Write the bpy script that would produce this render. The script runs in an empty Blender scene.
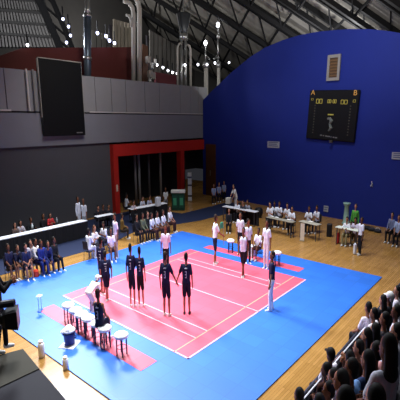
import bpy, math, random
import numpy as np
from mathutils import Vector, Matrix
random.seed(7)
PI = math.pi
C = bpy.context.scene.collection
SC = bpy.context.scene

# ------------------------------------------------------------------ camera
S = 0.46
CAM = np.array([-12.955, -11.949, 11.504]) * S
YAW, PITCH, ROLL, FPX = 0.708, -0.192, -0.009, 394.2
FW = np.array([math.cos(YAW) * math.cos(PITCH), math.sin(YAW) * math.cos(PITCH), math.sin(PITCH)])
RT = np.cross(FW, [0, 0, 1]); RT /= np.linalg.norm(RT); UP = np.cross(RT, FW)
CR = RT * math.cos(ROLL) + UP * math.sin(ROLL)
CU = -RT * math.sin(ROLL) + UP * math.cos(ROLL)
cam_data = bpy.data.cameras.new('camera'); cam_ob = bpy.data.objects.new('camera', cam_data); C.objects.link(cam_ob)
mw = Matrix.Identity(4)
for i in range(3):
    mw[i][0], mw[i][1], mw[i][2], mw[i][3] = CR[i], CU[i], -FW[i], CAM[i]
cam_ob.matrix_world = mw
cam_data.sensor_width = 36; cam_data.lens = 36 * FPX / 400; cam_data.clip_end = 300
SC.camera = cam_ob

# ------------------------------------------------------------------ light
SC.view_settings.view_transform = 'Standard'; SC.view_settings.look = 'None'
SC.view_settings.gamma = 1; SC.view_settings.exposure = 0.0
W = bpy.data.worlds.new('hall_air'); SC.world = W; W.use_nodes = True
W.node_tree.nodes['Background'].inputs[0].default_value = (0.8, 0.83, 1.0, 1)
W.node_tree.nodes['Background'].inputs[1].default_value = 0.025

def area(name, loc, target, power, size, color=(.95, .97, 1), spread=PI):
    d = bpy.data.lights.new(name, 'AREA'); d.energy = power; d.size = size; d.color = color; d.spread = spread
    o = bpy.data.objects.new(name, d); C.objects.link(o); o.location = loc
    o.rotation_euler = (Vector(target) - Vector(loc)).to_track_quat('-Z', 'Y').to_euler(); return o

def spot(name, loc, target, power, angle, blend=.6, radius=.3, color=(.95, .97, 1)):
    d = bpy.data.lights.new(name, 'SPOT'); d.energy = power; d.spot_size = math.radians(angle); d.spot_blend = blend
    d.shadow_soft_size = radius; d.color = color
    o = bpy.data.objects.new(name, d); C.objects.link(o); o.location = loc
    o.rotation_euler = (Vector(target) - Vector(loc)).to_track_quat('-Z', 'Y').to_euler(); return o

area('court_floodlight', (0.0, 3.5, 15), (0.3, 3.3, 0), 800, 3.0, spread=1.3)
area('court_floodlight', (5.0, 3.0, 15), (5.0, 3.0, 0), 520, 3.0, spread=1.5)
area('court_floodlight', (2.0, -3.0, 14), (2.0, -2.0, 0), 200, 2.5, spread=1.7)
area('sideline_floodlight', (5.0, 9.0, 12), (4.0, 8.6, 0), 130, 2.0, (.95, .97, 1), spread=1.6)
area('wall_floodlight', (9.0, 2.0, 13), (13.0, 2.5, 1), 230, 2.5, spread=2.0)
area('mat_sheen_fill', (4.0, 13.2, 12.2), (-0.2, 2.9, 0), 800, 2.6, (.86, .93, 1), spread=1.3)  # unseen area light added for the pale sheen on the near-left mat
area('parapet_fill', (4.0, 6.0, 12.5), (6.5, 13.6, 6.6), 55, 1.5, (1, .97, .9), spread=1.0)  # added light that brightens the grey parapet, no fitting modelled
area('roof_fill', (3.0, -2.0, 9.5), (14.0, 4.0, 22), 1150, 2.0, (1, .97, .92), spread=2.4)  # out-of-frame fill added to lift the roof deck behind the trusses

# ------------------------------------------------------------------ helpers
def ray(px, py): return FW + CR * (px - 200) / FPX - CU * (py - 200) / FPX
def at(px, py, z=0.0):
    d = ray(px, py); return CAM + d * ((z - CAM[2]) / d[2])
def at_y(px, py, y):
    d = ray(px, py); return CAM + d * ((y - CAM[1]) / d[1])
def at_depth(px, py, t): return CAM + ray(px, py) * t
BW_N, BW_D = np.array([1, -.125, 0]), 14.95
def at_blue(px, py, off=0.0):
    d = ray(px, py); return CAM + d * ((BW_D - off - BW_N @ CAM) / (BW_N @ d))

def lin(h):
    h = h.lstrip('#'); r = []
    for i in (0, 2, 4):
        c = int(h[i:i + 2], 16) / 255
        r.append(c / 12.92 if c <= .04045 else ((c + .055) / 1.055) ** 2.4)
    return tuple(r) + (1,)

MATS = {}
def mat(hexc, rough=.7, var=.12, scale=14, metal=0.0, emit=None, spec=.3, bump=0.0):
    key = (hexc, rough, var, scale, metal, emit, spec, bump)
    if key in MATS: return MATS[key]
    m = bpy.data.materials.new('mat_' + hexc.strip('#')); m.use_nodes = True
    nt = m.node_tree; b = nt.nodes['Principled BSDF']
    b.inputs['Roughness'].default_value = rough; b.inputs['Metallic'].default_value = metal
    b.inputs['Specular IOR Level'].default_value = spec
    col = lin(hexc)
    tc = nt.nodes.new('ShaderNodeTexCoord'); n = nt.nodes.new('ShaderNodeTexNoise'); n.inputs['Scale'].default_value = scale
    n.inputs['Detail'].default_value = 3
    nt.links.new(tc.outputs['Object'], n.inputs['Vector'])
    mx = nt.nodes.new('ShaderNodeMix'); mx.data_type = 'RGBA'
    mx.inputs[6].default_value = tuple(c * (1 - var) for c in col[:3]) + (1,)
    mx.inputs[7].default_value = tuple(min(1, c * (1 + var)) for c in col[:3]) + (1,)
    nt.links.new(n.outputs['Fac'], mx.inputs[0]); nt.links.new(mx.outputs[2], b.inputs['Base Color'])
    if bump:
        bp = nt.nodes.new('ShaderNodeBump'); bp.inputs['Strength'].default_value = bump
        nt.links.new(n.outputs['Fac'], bp.inputs['Height']); nt.links.new(bp.outputs[0], b.inputs['Normal'])
    if emit:
        b.inputs['Emission Color'].default_value = col; b.inputs['Emission Strength'].default_value = emit
    MATS[key] = m; return m

def link(name, me, parent=None):
    o = bpy.data.objects.new(name, me); C.objects.link(o)
    if parent is not None: o.parent = parent
    return o

class MB:
    def __init__(s): s.v = []; s.f = []; s.mi = []; s.cm = 0
    def add(s, vs, fs):
        b = len(s.v); s.v += [tuple(float(c) for c in v) for v in vs]
        s.f += [tuple(i + b for i in f) for f in fs]; s.mi += [s.cm] * len(fs); return s
    def box(s, x0, x1, y0, y1, z0, z1):
        v = [(x, y, z) for z in (z0, z1) for y in (y0, y1) for x in (x0, x1)]
        return s.add(v, [(0, 2, 3, 1), (4, 5, 7, 6), (0, 1, 5, 4), (2, 6, 7, 3), (0, 4, 6, 2), (1, 3, 7, 5)])
    def rbox(s, x0, x1, y0, y1, z0, z1, r=.02):
        # box with chamfered vertical and top edges
        r = min(r, (x1 - x0) * .45, (y1 - y0) * .45, (z1 - z0) * .45)
        def ring(e, z): return [(x0 + e, y0 + r, z), (x0 + r, y0 + e, z), (x1 - r, y0 + e, z), (x1 - e, y0 + r, z), (x1 - e, y1 - r, z), (x1 - r, y1 - e, z), (x0 + r, y1 - e, z), (x0 + e, y1 - r, z)]
        rings = [ring(r * .8, z0), ring(0, z0 + r), ring(0, z1 - r), ring(r * .8, z1)]
        vs = sum(rings, []); fs = [tuple(reversed(range(8)))]
        for k in range(3):
            for i in range(8):
                j = (i + 1) % 8; fs.append((k * 8 + i, k * 8 + j, k * 8 + 8 + j, k * 8 + 8 + i))
        fs.append(tuple(range(24, 32))); return s.add(vs, fs)
    def bar(s, a, b, w=.05, h=None, n=4):
        return s.tube([a, b], [w / 2 * (1.414 if n == 4 else 1)] * 2, n)
    def tube(s, pts, rads, n=10, sy=1.0):
        pts = [np.array(p, float) for p in pts]
        if not hasattr(rads, '__len__'): rads = [rads] * len(pts)
        vs = []; prev = None
        for i, p in enumerate(pts):
            d = pts[min(i + 1, len(pts) - 1)] - pts[max(i - 1, 0)]; d = d / (np.linalg.norm(d) + 1e-9)
            if prev is None:
                r = np.array([0, 0, 1.]) if abs(d[2]) < .9 else np.array([1., 0, 0])
                u = np.cross(r, d); u /= np.linalg.norm(u)
            else:
                u = prev - d * (prev @ d); u /= np.linalg.norm(u)
            prev = u; w = np.cross(d, u)
            for k in range(n):
                t = 2 * PI * (k + .5) / n
                vs.append(p + (u * math.cos(t) + w * math.sin(t) * sy) * rads[i])
        fs = [tuple(reversed(range(n)))]
        for i in range(len(pts) - 1):
            for k in range(n):
                j = (k + 1) % n; fs.append((i * n + k, i * n + j, i * n + n + j, i * n + n + k))
        fs.append(tuple(range((len(pts) - 1) * n, len(pts) * n))); return s.add(vs, fs)
    def lathe(s, prof, n=14, c=(0, 0)):
        vs = []; fs = []
        for r, z in prof:
            for k in range(n): vs.append((c[0] + r * math.cos(2 * PI * k / n), c[1] + r * math.sin(2 * PI * k / n), z))
        for i in range(len(prof) - 1):
            for k in range(n):
                j = (k + 1) % n; fs.append((i * n + k, i * n + j, i * n + n + j, i * n + n + k))
        fs.append(tuple(reversed(range(n)))); fs.append(tuple(range((len(prof) - 1) * n, len(prof) * n))); return s.add(vs, fs)
    def prism(s, poly, off):
        n = len(poly); off = np.array(off, float)
        vs = [np.array(p, float) for p in poly]; vs += [p + off for p in vs]
        fs = [tuple(reversed(range(n))), tuple(range(n, 2 * n))] + [(i, (i + 1) % n, n + (i + 1) % n, n + i) for i in range(n)]
        return s.add(vs, fs)
    def ell(s, c, r, nu=12, nv=8):
        vs = [(c[0], c[1], c[2] - r[2])]; fs = []
        for i in range(1, nv):
            a = PI * i / nv - PI / 2
            for k in range(nu):
                t = 2 * PI * k / nu; vs.append((c[0] + r[0] * math.cos(a) * math.cos(t), c[1] + r[1] * math.cos(a) * math.sin(t), c[2] + r[2] * math.sin(a)))
        vs.append((c[0], c[1], c[2] + r[2]))
        for k in range(nu): fs.append((0, 1 + (k + 1) % nu, 1 + k))
        for i in range(nv - 2):
            for k in range(nu):
                j = (k + 1) % nu; fs.append((1 + i * nu + k, 1 + i * nu + j, 1 + (i + 1) * nu + j, 1 + (i + 1) * nu + k))
        b = 1 + (nv - 2) * nu
        for k in range(nu): fs.append((len(vs) - 1, b + k, b + (k + 1) % nu))
        return s.add(vs, fs)
    def mesh(s, name='mesh', mats=(), smooth=False):
        me = bpy.data.meshes.new(name); me.from_pydata(s.v, [], s.f)
        for m in mats: me.materials.append(m)
        if any(s.mi): me.polygons.foreach_set('material_index', s.mi)
        if smooth: me.polygons.foreach_set('use_smooth', [True] * len(s.f))
        import bmesh
        bm = bmesh.new(); bm.from_mesh(me); bmesh.ops.recalc_face_normals(bm, faces=bm.faces); bm.to_mesh(me); bm.free()
        me.update(); return me
    def build(s, name, m, parent=None, smooth=False):
        ms = m if isinstance(m, (list, tuple)) else [m]
        return link(name, s.mesh(name, ms, smooth), parent)

def tag(o, label=None, cat=None, group=None, kind=None):
    if label: o['label'] = label
    if cat: o['category'] = cat
    if group: o['group'] = group
    if kind: o['kind'] = kind
    return o
def empty(name, loc, rz=0, label=None, cat=None, group=None, scale=(1, 1, 1)):
    o = bpy.data.objects.new(name, None); C.objects.link(o); o.location = [float(c) for c in loc]; o.rotation_euler = (0, 0, rz); o.scale = scale
    o.empty_display_size = .1
    return tag(o, label, cat, group)
def structure(name, mb, m, parent=None, smooth=False):
    o = mb.build(name, m, parent, smooth)
    if parent is None: o['kind'] = 'structure'
    return o
def copy_tree(o, parent=None):
    c = o.copy(); C.objects.link(c)
    if parent is not None: c.parent = parent
    for ch in list(o.children): copy_tree(ch, c)
    return c

# ------------------------------------------------------------------ special materials
def wood_floor():
    m = bpy.data.materials.new('wood_floor'); m.use_nodes = True; nt = m.node_tree; b = nt.nodes['Principled BSDF']
    tc = nt.nodes.new('ShaderNodeTexCoord'); mp = nt.nodes.new('ShaderNodeMapping'); mp.inputs['Rotation'].default_value = (0, 0, 0)
    nt.links.new(tc.outputs['Object'], mp.inputs[0])
    br = nt.nodes.new('ShaderNodeTexBrick'); br.inputs['Scale'].default_value = 1.0
    br.inputs['Brick Width'].default_value = 1.1; br.inputs['Row Height'].default_value = .06; br.inputs['Mortar Size'].default_value = .002
    br.inputs['Color1'].default_value = lin('#aa8048'); br.inputs['Color2'].default_value = lin('#977039'); br.inputs['Mortar'].default_value = lin('#5c3d1a')
    nt.links.new(mp.outputs[0], br.inputs[0])
    n = nt.nodes.new('ShaderNodeTexNoise'); n.inputs['Scale'].default_value = 1.4; n.inputs['Detail'].default_value = 6
    nt.links.new(mp.outputs[0], n.inputs['Vector'])
    mx = nt.nodes.new('ShaderNodeMix'); mx.data_type = 'RGBA'; mx.blend_type = 'MULTIPLY'; mx.inputs[0].default_value = .5
    cr = nt.nodes.new('ShaderNodeValToRGB'); cr.color_ramp.elements[0].position = .3; cr.color_ramp.elements[1].position = .7
    cr.color_ramp.elements[0].color = (.6, .55, .5, 1)
    nt.links.new(n.outputs['Fac'], cr.inputs[0]); nt.links.new(br.outputs[0], mx.inputs[6]); nt.links.new(cr.outputs[0], mx.inputs[7])
    nt.links.new(mx.outputs[2], b.inputs['Base Color']); b.inputs['Roughness'].default_value = .25; b.inputs['Specular IOR Level'].default_value = .4
    return m
def mat_tiles(hexc, rough=.5, spec=.7):
    m = bpy.data.materials.new('tatami'); m.use_nodes = True; nt = m.node_tree; b = nt.nodes['Principled BSDF']
    tc = nt.nodes.new('ShaderNodeTexCoord')
    br = nt.nodes.new('ShaderNodeTexBrick'); br.offset = 0; br.inputs['Scale'].default_value = 1
    br.inputs['Brick Width'].default_value = .46; br.inputs['Row Height'].default_value = .46; br.inputs['Mortar Size'].default_value = .006
    c = lin(hexc)
    br.inputs['Color1'].default_value = c; br.inputs['Color2'].default_value = tuple(x * .88 for x in c[:3]) + (1,)
    br.inputs['Mortar'].default_value = tuple(x * .72 for x in c[:3]) + (1,)
    nt.links.new(tc.outputs['Object'], br.inputs[0])
    n = nt.nodes.new('ShaderNodeTexNoise'); n.inputs['Scale'].default_value = 1.1; n.inputs['Detail'].default_value = 5
    nt.links.new(tc.outputs['Object'], n.inputs['Vector'])
    mx = nt.nodes.new('ShaderNodeMix'); mx.data_type = 'RGBA'; mx.blend_type = 'MULTIPLY'; mx.inputs[0].default_value = .25
    nt.links.new(br.outputs[0], mx.inputs[6]); nt.links.new(n.outputs['Fac'], mx.inputs[7]); nt.links.new(mx.outputs[2], b.inputs['Base Color'])
    b.inputs['Roughness'].default_value = rough; b.inputs['Specular IOR Level'].default_value = spec
    return m

M_WOOD = wood_floor(); M_BLUEMAT = mat_tiles('#226bd4'); M_PINK = mat_tiles('#da566f', .5, .55)
M_LINE = mat('#efa9b4', .5); M_LINEY = mat('#e69a80', .5)
M_GREYLOW = mat('#4a4a50', .8, .06, 2); M_BAND = mat('#75777f', .75, .05, 2); M_PANEL = mat('#86878a', .6, .06, 3); M_SEAM = mat('#2a272c', .8)
M_RED = mat('#ab241c', .55, .06, 3); M_DARKRED = mat('#5c2622', .7, .08, 3)
M_BLUEWALL = mat('#192a82', .65, .06, 1.5, spec=.25)
M_BLACK = mat('#121214', .5); M_DARK = mat('#1d1e22', .7); M_STEEL = mat('#a9a9a6', .35, .1, 6, .8); M_PALEPIPE = mat('#a19d95', .5, .08, 6)
M_TRUSS = mat('#08080a', .8); M_DECK = mat('#86827a', .85, .2, 1.5)
M_WHITE = mat('#e8e8ea', .6, .04); M_CLOTHW = mat('#dcdfe6', .8, .05); M_LAMP = mat('#f4f6ff', .5, 0, 14, 0.0, 9.0); M_LAMPB = mat('#c9cffb', .5, 0, 14, 0.0, 6.0)

# ------------------------------------------------------------------ setting
structure('floor', MB().box(-14, 22, -9, 26, -.3, 0), M_WOOD)
mt = structure('floor_mat', MB().box(-1.95, 7.88, -1.9, 7.55, 0, .03), M_BLUEMAT)
LX, LY = 5.98, 5.297
structure('court_surface', MB().box(0, LX, 0, LY, .03, .036), M_PINK, mt)
structure('sitting_block', MB().box(-.98, -.5, .5, 4.95, .03, .036), M_PINK, mt)
structure('sitting_block', MB().box(LX + .51, LX + .97, .53, 5.0, .03, .036), M_PINK, mt)
def line(x0, y0, x1, y1, w, m, nm='court_line'):
    d = np.array([x1 - x0, y1 - y0]); d /= np.linalg.norm(d); n = np.array([-d[1], d[0]]) * w / 2
    p = [(x0 + n[0], y0 + n[1], .036), (x0 - n[0], y0 - n[1], .036), (x1 - n[0], y1 - n[1], .036), (x1 + n[0], y1 + n[1], .036)]
    structure(nm, MB().prism(p, (0, 0, .003)), m, mt)
for a in ((LX / 2, 0, LX / 2, LY), (.79, .45, .79, LY - .45), (1.24, .45, 1.24, LY - .45), (LX - .9, .45, LX - .9, LY - .45), (LX - 1.27, .45, LX - 1.27, LY - .45)):
    line(*a, .032, M_LINE)
line(0, .45, LX, .45, .03, M_LINEY); line(0, LY - .45, LX, LY - .45, .03, M_LINEY)
line(0, .02, LX, .02, .04, M_LINE); line(.02, 0, .02, LY, .04, M_LINE)
structure('floor_runner', MB().prism([(-9, 8.75, 0), (4.2, 8.6, 0), (6.3, 9.35, 0), (8.3, 8.9, 0), (10.2, 8.3, 0), (13.2, 8.1, 0), (15.6, 9.3, 0), (15.2, 10.2, 0), (10.8, 10.25, 0), (10.4, 13.3, 0), (-9, 13.3, 0)], (0, 0, .012)), mat('#18223f', .8))

YW = 13.65
wl = structure('wall_left', MB().box(-14, 8.3, YW, YW + .3, 0, 4.24), M_GREYLOW)
structure('trim_band', MB().box(-14, 17.2, YW - .12, YW + .2, 4.24, 5.86), M_BAND, wl)
structure('recess_back', MB().box(8.3, 17.2, YW + 2.2, YW + 2.4, 0, 4.3), M_DARK, wl)
structure('recess_side', MB().box(8.1, 8.3, YW + .3, YW + 2.4, 0, 4.3), M_DARK, wl)
structure('recess_head', MB().box(8.3, 17.2, YW + .2, YW + 2.4, 4.24, 4.35), M_DARK, wl)
pp = MB(); xs = [-14, -9, -6, -3.5, -.6, 2.55, 5.2, 7.45, 8.55, 9.6, 11.1, 12.35, 14.3, 15.4, 16.2, 17.2]
for a, b in zip(xs[:-1], xs[1:]): pp.box(a + .02, b - .02, YW - .1, YW + .12, 5.95, 7.86)
structure('parapet_panels', pp, M_PANEL, wl)
structure('parapet_backing', MB().box(-14, 17.2, YW - .06, YW + .1, 5.86, 7.8), M_SEAM, wl)
structure('parapet_rail', MB().box(-14, 2.7, YW - .16, YW - .1, 5.93, 6.02).box(7, 17, YW - .15, YW - .1, 5.93, 5.99), mat('#b9b6b4', .5), wl)
structure('floor_gallery', MB().box(-14, 26, YW + .3, 26, 5.6, 5.8), M_DARK)
structure('wall_back', MB().box(-30, 40, 25.6, 26, 0, 30), mat('#3a3836', .9, .1, 2))
structure('wall_behind', MB().box(29.6, 30, -20, 26, 0, 30), mat('#3a3836', .9, .1, 2))
# blue arched end wall
prof = [at_blue(203, 190)]; prof[0][2] = 0
arc = [(203, 100), (215, 88), (230, 73.5), (250, 57), (265, 47.5), (283, 40), (300, 35), (317, 31.8), (335, 30), (352, 29), (370, 29.2), (385, 30.5), (400, 33), (425, 39), (450, 48)]
prof += [at_blue(*p) for p in arc]
e = at_blue(450, 300); e[2] = 0
prof += [np.array([prof[-1][0], prof[-1][1], 0])]
wf = structure('wall_far', MB().prism(prof, (.3, -.04, 0)), M_BLUEWALL)
# roof
F0 = np.array([math.cos(YAW), math.sin(YAW), 0]); R0 = np.array([math.sin(YAW), -math.cos(YAW), 0])
def roof(t, u, off=0): return CAM * [1, 1, 0] + F0 * t + R0 * u + np.array([0, 0, CAM[2] + 16.5 - .25 * t - .62 * u + off])
structure('ceiling', MB().prism([roof(14, -40, 1.0), roof(14, 25, 1.0), roof(62, 25, 1.0), roof(62, -40, 1.0)], (0, 0, .2)), M_DECK)
names = ['lowest, just above the gallery lamps', 'second above the gallery lamps', 'third above the gallery lamps', 'crossing behind the funnel stack',
         'ending at the left shoulder of the blue wall', 'next right of the left shoulder truss', 'ending left of the scoreboard', 'ending above the scoreboard', 'at the upper right corner']
ts = [50, 43, 38.5, 34.6, 31, 27.7, 25.2, 22.9, 20.3]
for i, t in enumerate(ts):
    r = empty('roof_truss', roof(t, 0), 0, 'dark steel roof truss, ' + names[i], 'roof truss', 'parallel roof trusses')
    org = roof(t, 0); w = .3 if t > 30 else .26
    up = t - 2.2 if i else t - 2.5
    L = lambda tt, u, off=0: roof(tt, u, off) - org
    MB().bar(L(t, -30), L(t, 20), w).bar(L(t + .7, -30, .25), L(t + .7, 20, .25), w * .8).build('lower_chord', M_TRUSS, r)
    MB().bar(L(up, -30, .8), L(up, 20, .8), w * 1.1).build('upper_chord', M_TRUSS, r)
    wb = MB(); u = -28 + i * .4
    while u < 18:
        wb.bar(L(t, u), L(up, u + .6, .8), w * .42); wb.bar(L(t, u), L(up, u - 1.1, .8), w * .3); u += 2.1
    wb.build('web', M_TRUSS, r)


# ------------------------------------------------------------------ gallery behind the parapet
def yb(px, py, y): return at_y(px, py, y)
a, b = yb(-12, 62, 15.6), yb(131.5, 47, 15.6)
t0 = yb(22, 48, 15.6)
db = MB().prism([(a[0], 15.6, 5.8), (b[0], 15.6, 5.8), (b[0], 15.6, b[2]), (t0[0], 15.6, t0[2]), (a[0], 15.6, yb(-12, 60, 15.6)[2])], (0, .2, 0))
tag(db.build('red_partition', M_DARKRED), 'dark red partition panel standing behind the grey parapet', 'partition')
# sloped ribbed cladding, upper left
q = [(-25, -14), (36, -10), (58, 47), (-25, 44)]
rb = MB(); N = 24
for i in range(N):
    f0, f1 = i / N, (i + .62) / N
    tp = [q[0][0] + (q[1][0] - q[0][0]) * f for f in (f0, f1)]; bt = [q[3][0] + (q[2][0] - q[3][0]) * f for f in (f0, f1)]
    pts = [yb(tp[0], -12, 22), yb(tp[1], -12, 22), yb(bt[1], 47, 22), yb(bt[0], 47, 22)]
    rb.prism(pts, (0, .3, 0))
cl = tag(rb.build('ribbed_cladding', mat('#5f5d5b', .8, .15, 3)), 'pale ribbed wall cladding high at the upper left behind the gallery', 'cladding')
bk = MB().prism([yb(-26, -16, 22.3), yb(40, -16, 22.3), yb(60, 49, 22.3), yb(-26, 49, 22.3)], (0, .1, 0)); bk.build('backing', mat('#2a2928', .9), cl)
rw = MB()
for py_ in (-4, 8, 20, 32): rw.bar(yb(-26, py_, 21.9), yb(38 + (py_ + 10) * .36, py_ + 5, 21.9), .16)
rw.build('purlin', mat('#2f2e2d', .8), cl)
tr = MB(); P_ = [yb(30, -14, 21.4), yb(40, 2, 21.4), yb(48, 20, 21.4), yb(56, 38, 21.4), yb(62, 54, 21.4)]
tr.tube(P_, .28, 6); P2 = [p + np.array([1.0, 0, .15]) for p in P_]; tr.tube(P2, .2, 6)
for p, q2 in zip(P_[:-1], P2[1:]): tr.bar(p, q2, .12)
tag(tr.build('arched_rib', M_TRUSS), 'dark curved steel rib edging the ribbed cladding', 'steel rib')
# pale ribbed walls further back
def ribbed(x0, x1, ytop0, ytop1, ybot, yw, n, m, label):
    mb = MB()
    for i in range(n):
        fa, fb = i / n, (i + .8) / n
        xa, xb = x0 + (x1 - x0) * fa, x0 + (x1 - x0) * fb
        mb.prism([yb(xa, ytop0 + (ytop1 - ytop0) * fa, yw), yb(xb, ytop0 + (ytop1 - ytop0) * fb, yw), yb(xb, ybot, yw), yb(xa, ybot, yw)], (0, .15, 0))
    o = mb.build('ribbed_wall_cladding', m)
    A, B = yb(x0, ybot, yw), yb(x1, ybot, yw)
    MB().box(A[0], B[0], yw + .15, yw + .3, A[2], max(yb(x0, ytop0, yw)[2], yb(x1, ytop1, yw)[2]) - .4).build('backing', M_SEAM, o)
    tag(o, label, 'wall panel')
ribbed(114, 132, 19, 24, 88, 18.5, 5, mat('#8f8676', .8), 'tall beige ribbed panel beside the twin pipes above the red partition')
ribbed(150, 188, 30, 52, 92, 19.5, 9, mat('#6f6c68', .8), 'grey ribbed panel behind the row of small lamps')
ribbed(92, 113, 30, 36, 88, 20, 4, mat('#5b5953', .8), 'dim ribbed panel between the blue duct and the beige panel')
tag(MB().prism([yb(156, 72, 17.5), yb(178, 76, 17.5), yb(178, 100, 17.5), yb(156, 100, 17.5)], (0, .2, 0)).build('maroon_partition', mat('#5c2a30', .8)), 'small maroon partition behind the lamps left of the funnel stack', 'partition')
tag(MB().prism([yb(143, 44, 15.4), yb(148, 46, 15.4), yb(148, 100, 15.4), yb(143, 100, 15.4)], (0, .5, 0)).build('brown_column', mat('#5a3a28', .7)), 'brown upright column right of the twin pipes', 'column')

GY = 14.4
def v(px, py): return yb(px, py, GY)
# big blue grey duct
o = empty('ventilation_duct', (v(87.5, 75)[0], GY, 5.8), 0, 'thick blue grey vertical duct rising behind the hanging black screen', 'duct')
def tube_px(mb, pts, wpx, n=12):
    ps = []; rs = []
    for i, (x, y) in enumerate(pts):
        p = v(x, y); ps.append(p); w = wpx[i] if hasattr(wpx, '__len__') else wpx
        rs.append(w / 2 * (np.dot(p - CAM, FW)) / FPX)
    return mb.tube(ps, rs, n)
def rel(mb, root):
    l = np.array(root.location); mb.v = [tuple(np.array(p) - l) for p in mb.v]; return mb
rel(tube_px(MB(), [(87.5, 14), (87.5, 100)], 7.2), o).build('duct_body', mat('#5b6674', .35, .1, 5, .6), o, True)
rel(tube_px(MB(), [(87.5, -25), (87.5, 8), (87.5, 14)], [5.2, 5.2, 7.4]), o).build('upper_duct', M_STEEL, o, True)
for yy in (14, 57): rel(tube_px(MB(), [(87.5, yy), (87.5, yy + 3)], 8.6), o).build('collar', M_STEEL, o, True)
# twin beige pipes
o = empty('twin_pipes', (v(137, 80)[0], GY, 5.8), 0, 'pair of tall beige pipes bending left near the roof', 'pipes')
for pts, w in (([(133.5, 100), (133.5, 15), (132.5, 8), (129.5, 3), (124, 1)], 4.2), ([(139.5, 100), (139.5, 10), (138, 2), (134, -4), (126, -8)], 4.8)):
    rel(tube_px(MB(), pts, w), o).build('pipe', M_PALEPIPE, o, True)
rel(tube_px(MB(), [(131.5, 27), (131, 20), (129, 15.5), (126.5, 15)], 3), o).build('elbow', M_PALEPIPE, o, True)
# funnel stack
o = empty('funnel_stack', (v(184, 80)[0], GY, 5.8), 0, 'metal exhaust stack with an open funnel top', 'exhaust stack')
for x, w in ((181.5, 2.2), (185.6, 2.6)): rel(tube_px(MB(), [(x, 100), (x, 36)], w), o).build('pipe', M_STEEL, o, True)
rel(tube_px(MB(), [(177.5, 100), (177.5, 48), (179, 44), (181, 43)], 1.8), o).build('side_pipe', M_PALEPIPE, o, True)
rel(tube_px(MB(), [(190.5, 100), (190.5, 50), (189.5, 46), (187.5, 45)], 2.4), o).build('side_pipe', M_PALEPIPE, o, True)
rel(tube_px(MB(), [(183.6, 40), (183.6, 34)], 9), o).build('collar', M_STEEL, o, True)
fu = MB(); rel(tube_px(fu, [(183.6, 34), (183.6, 31), (183.6, 14)], [6, 7, 14.5], 10), o).build('funnel', mat('#55575a', .4, .1, 6, .6), o, True)
for x0, x1 in ((180.5, 176.5), (186.7, 191)): rel(tube_px(MB(), [(x0, 34), (x1, 13.5)], 1.1, 6), o).build('brace', M_STEEL, o)
rel(tube_px(MB(), [(183.5, 14), (183, -20)], 1.2, 6), o).build('hanger_rod', M_STEEL, o)
# two lamp stacks
def lampstack(x, ytop, label, w, side):
    o = empty('lamp_stack', (v(x, 90)[0], GY, 5.8), 0, label, 'exhaust stack')
    rel(tube_px(MB(), [(x + .6, 110), (x + .6, 66)], w), o).build('pipe', M_PALEPIPE, o, True)
    rel(tube_px(MB(), [(x + .4, 68), (x + .4, 62)], w * 1.5), o).build('collar', M_STEEL, o, True)
    rel(tube_px(MB(), [(x, 62), (x, ytop + 4)], [1.6, 1.2]), o).build('mast', M_STEEL, o, True)
    p = v(x, ytop) - np.array(o.location); MB().ell(p, (.12, .12, .2)).build('lamp', M_LAMP, o, True)
    rel(tube_px(MB(), [(x, 55), (x + side * 2.5, 58), (x + side * 4, 59)], 2), o).build('arm', M_STEEL, o, True)
    return o
lampstack(205.5, 43, 'shorter pale stack carrying a bright lamp left of the blue wall', 4.2, 1)
o = lampstack(218, 25, 'taller slim stack with a bright lamp on top beside the blue wall', 3.2, -1)
p = v(218.5, 36) - np.array(o.location); MB().ell(p, (.17, .17, .25)).build('reflector', M_STEEL, o, True)
# small machine left of the funnel
o = empty('air_handler', (v(150, 80)[0], GY, 5.8), 0, 'grey cluster of fittings between the brown column and the row of lamps', 'air handler')
for i, (x, y) in enumerate(((148, 60), (151, 66), (150, 74), (154, 62), (153, 76))):
    p = v(x, y) - np.array(o.location); MB().rbox(p[0] - .14, p[0] + .14, -.15, .15, p[2] - .22, p[2] + .22, .05).build('fitting', M_STEEL if i % 2 else M_PALEPIPE, o)
rel(tube_px(MB(), [(151, 100), (151, 56)], 1.6), o).build('post', M_STEEL, o, True)
# lamps
def lamp(px, py, r, label, group, m=M_LAMP, y=14.9):
    p = at_y(px, py, y); o = empty('flood_lamp', p, 0, label, 'lamp', group)
    r *= .6
    MB().ell((0, 0, 0), (r, r * .8, r * 1.2), 10, 6).build('bulb', m, o, True)
    MB().lathe([(r * .5, r * .9), (r * 1.25, r * 1.2), (r * .8, r * 1.8), (.02, r * 2)], 8).build('housing', M_DARK, o)
    MB().bar((0, 0, r * 1.9), (0, 0, r * 1.9 + .5), .05).build('hanger', M_DARK, o)
row = 'first second third fourth fifth'.split()
for i, p in enumerate(((157, 65), (163, 67.5), (168, 70.5), (172.5, 72.5), (177, 73.5))): lamp(*p, .13, row[i] + ' from the brown column in the sloping row of small white lamps', 'sloping row of small lamps')
for p, t in (((185, 65), 'against the funnel stack'), ((198, 64.5), 'between the funnel stack and the shorter lamp stack'), ((207, 64.5), 'on the shorter lamp stack'), ((215, 63), 'left of the tall lamp stack'), ((229, 62.5), 'closest to the blue wall')):
    lamp(*p, .13, 'small white lamp ' + t, 'lamps near the blue wall', y=14.2 if p[0] > 180 else 14.9)
for p, t in (((97.5, 33), 'first'), ((106, 36), 'second'), ((109.5, 40.5), 'third'), ((114.5, 43), 'fourth')):
    lamp(*p, .15, 'bluish floodlight right of the thick duct, ' + t + ' in its descending row', 'floodlights right of the duct', M_LAMPB)
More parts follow.
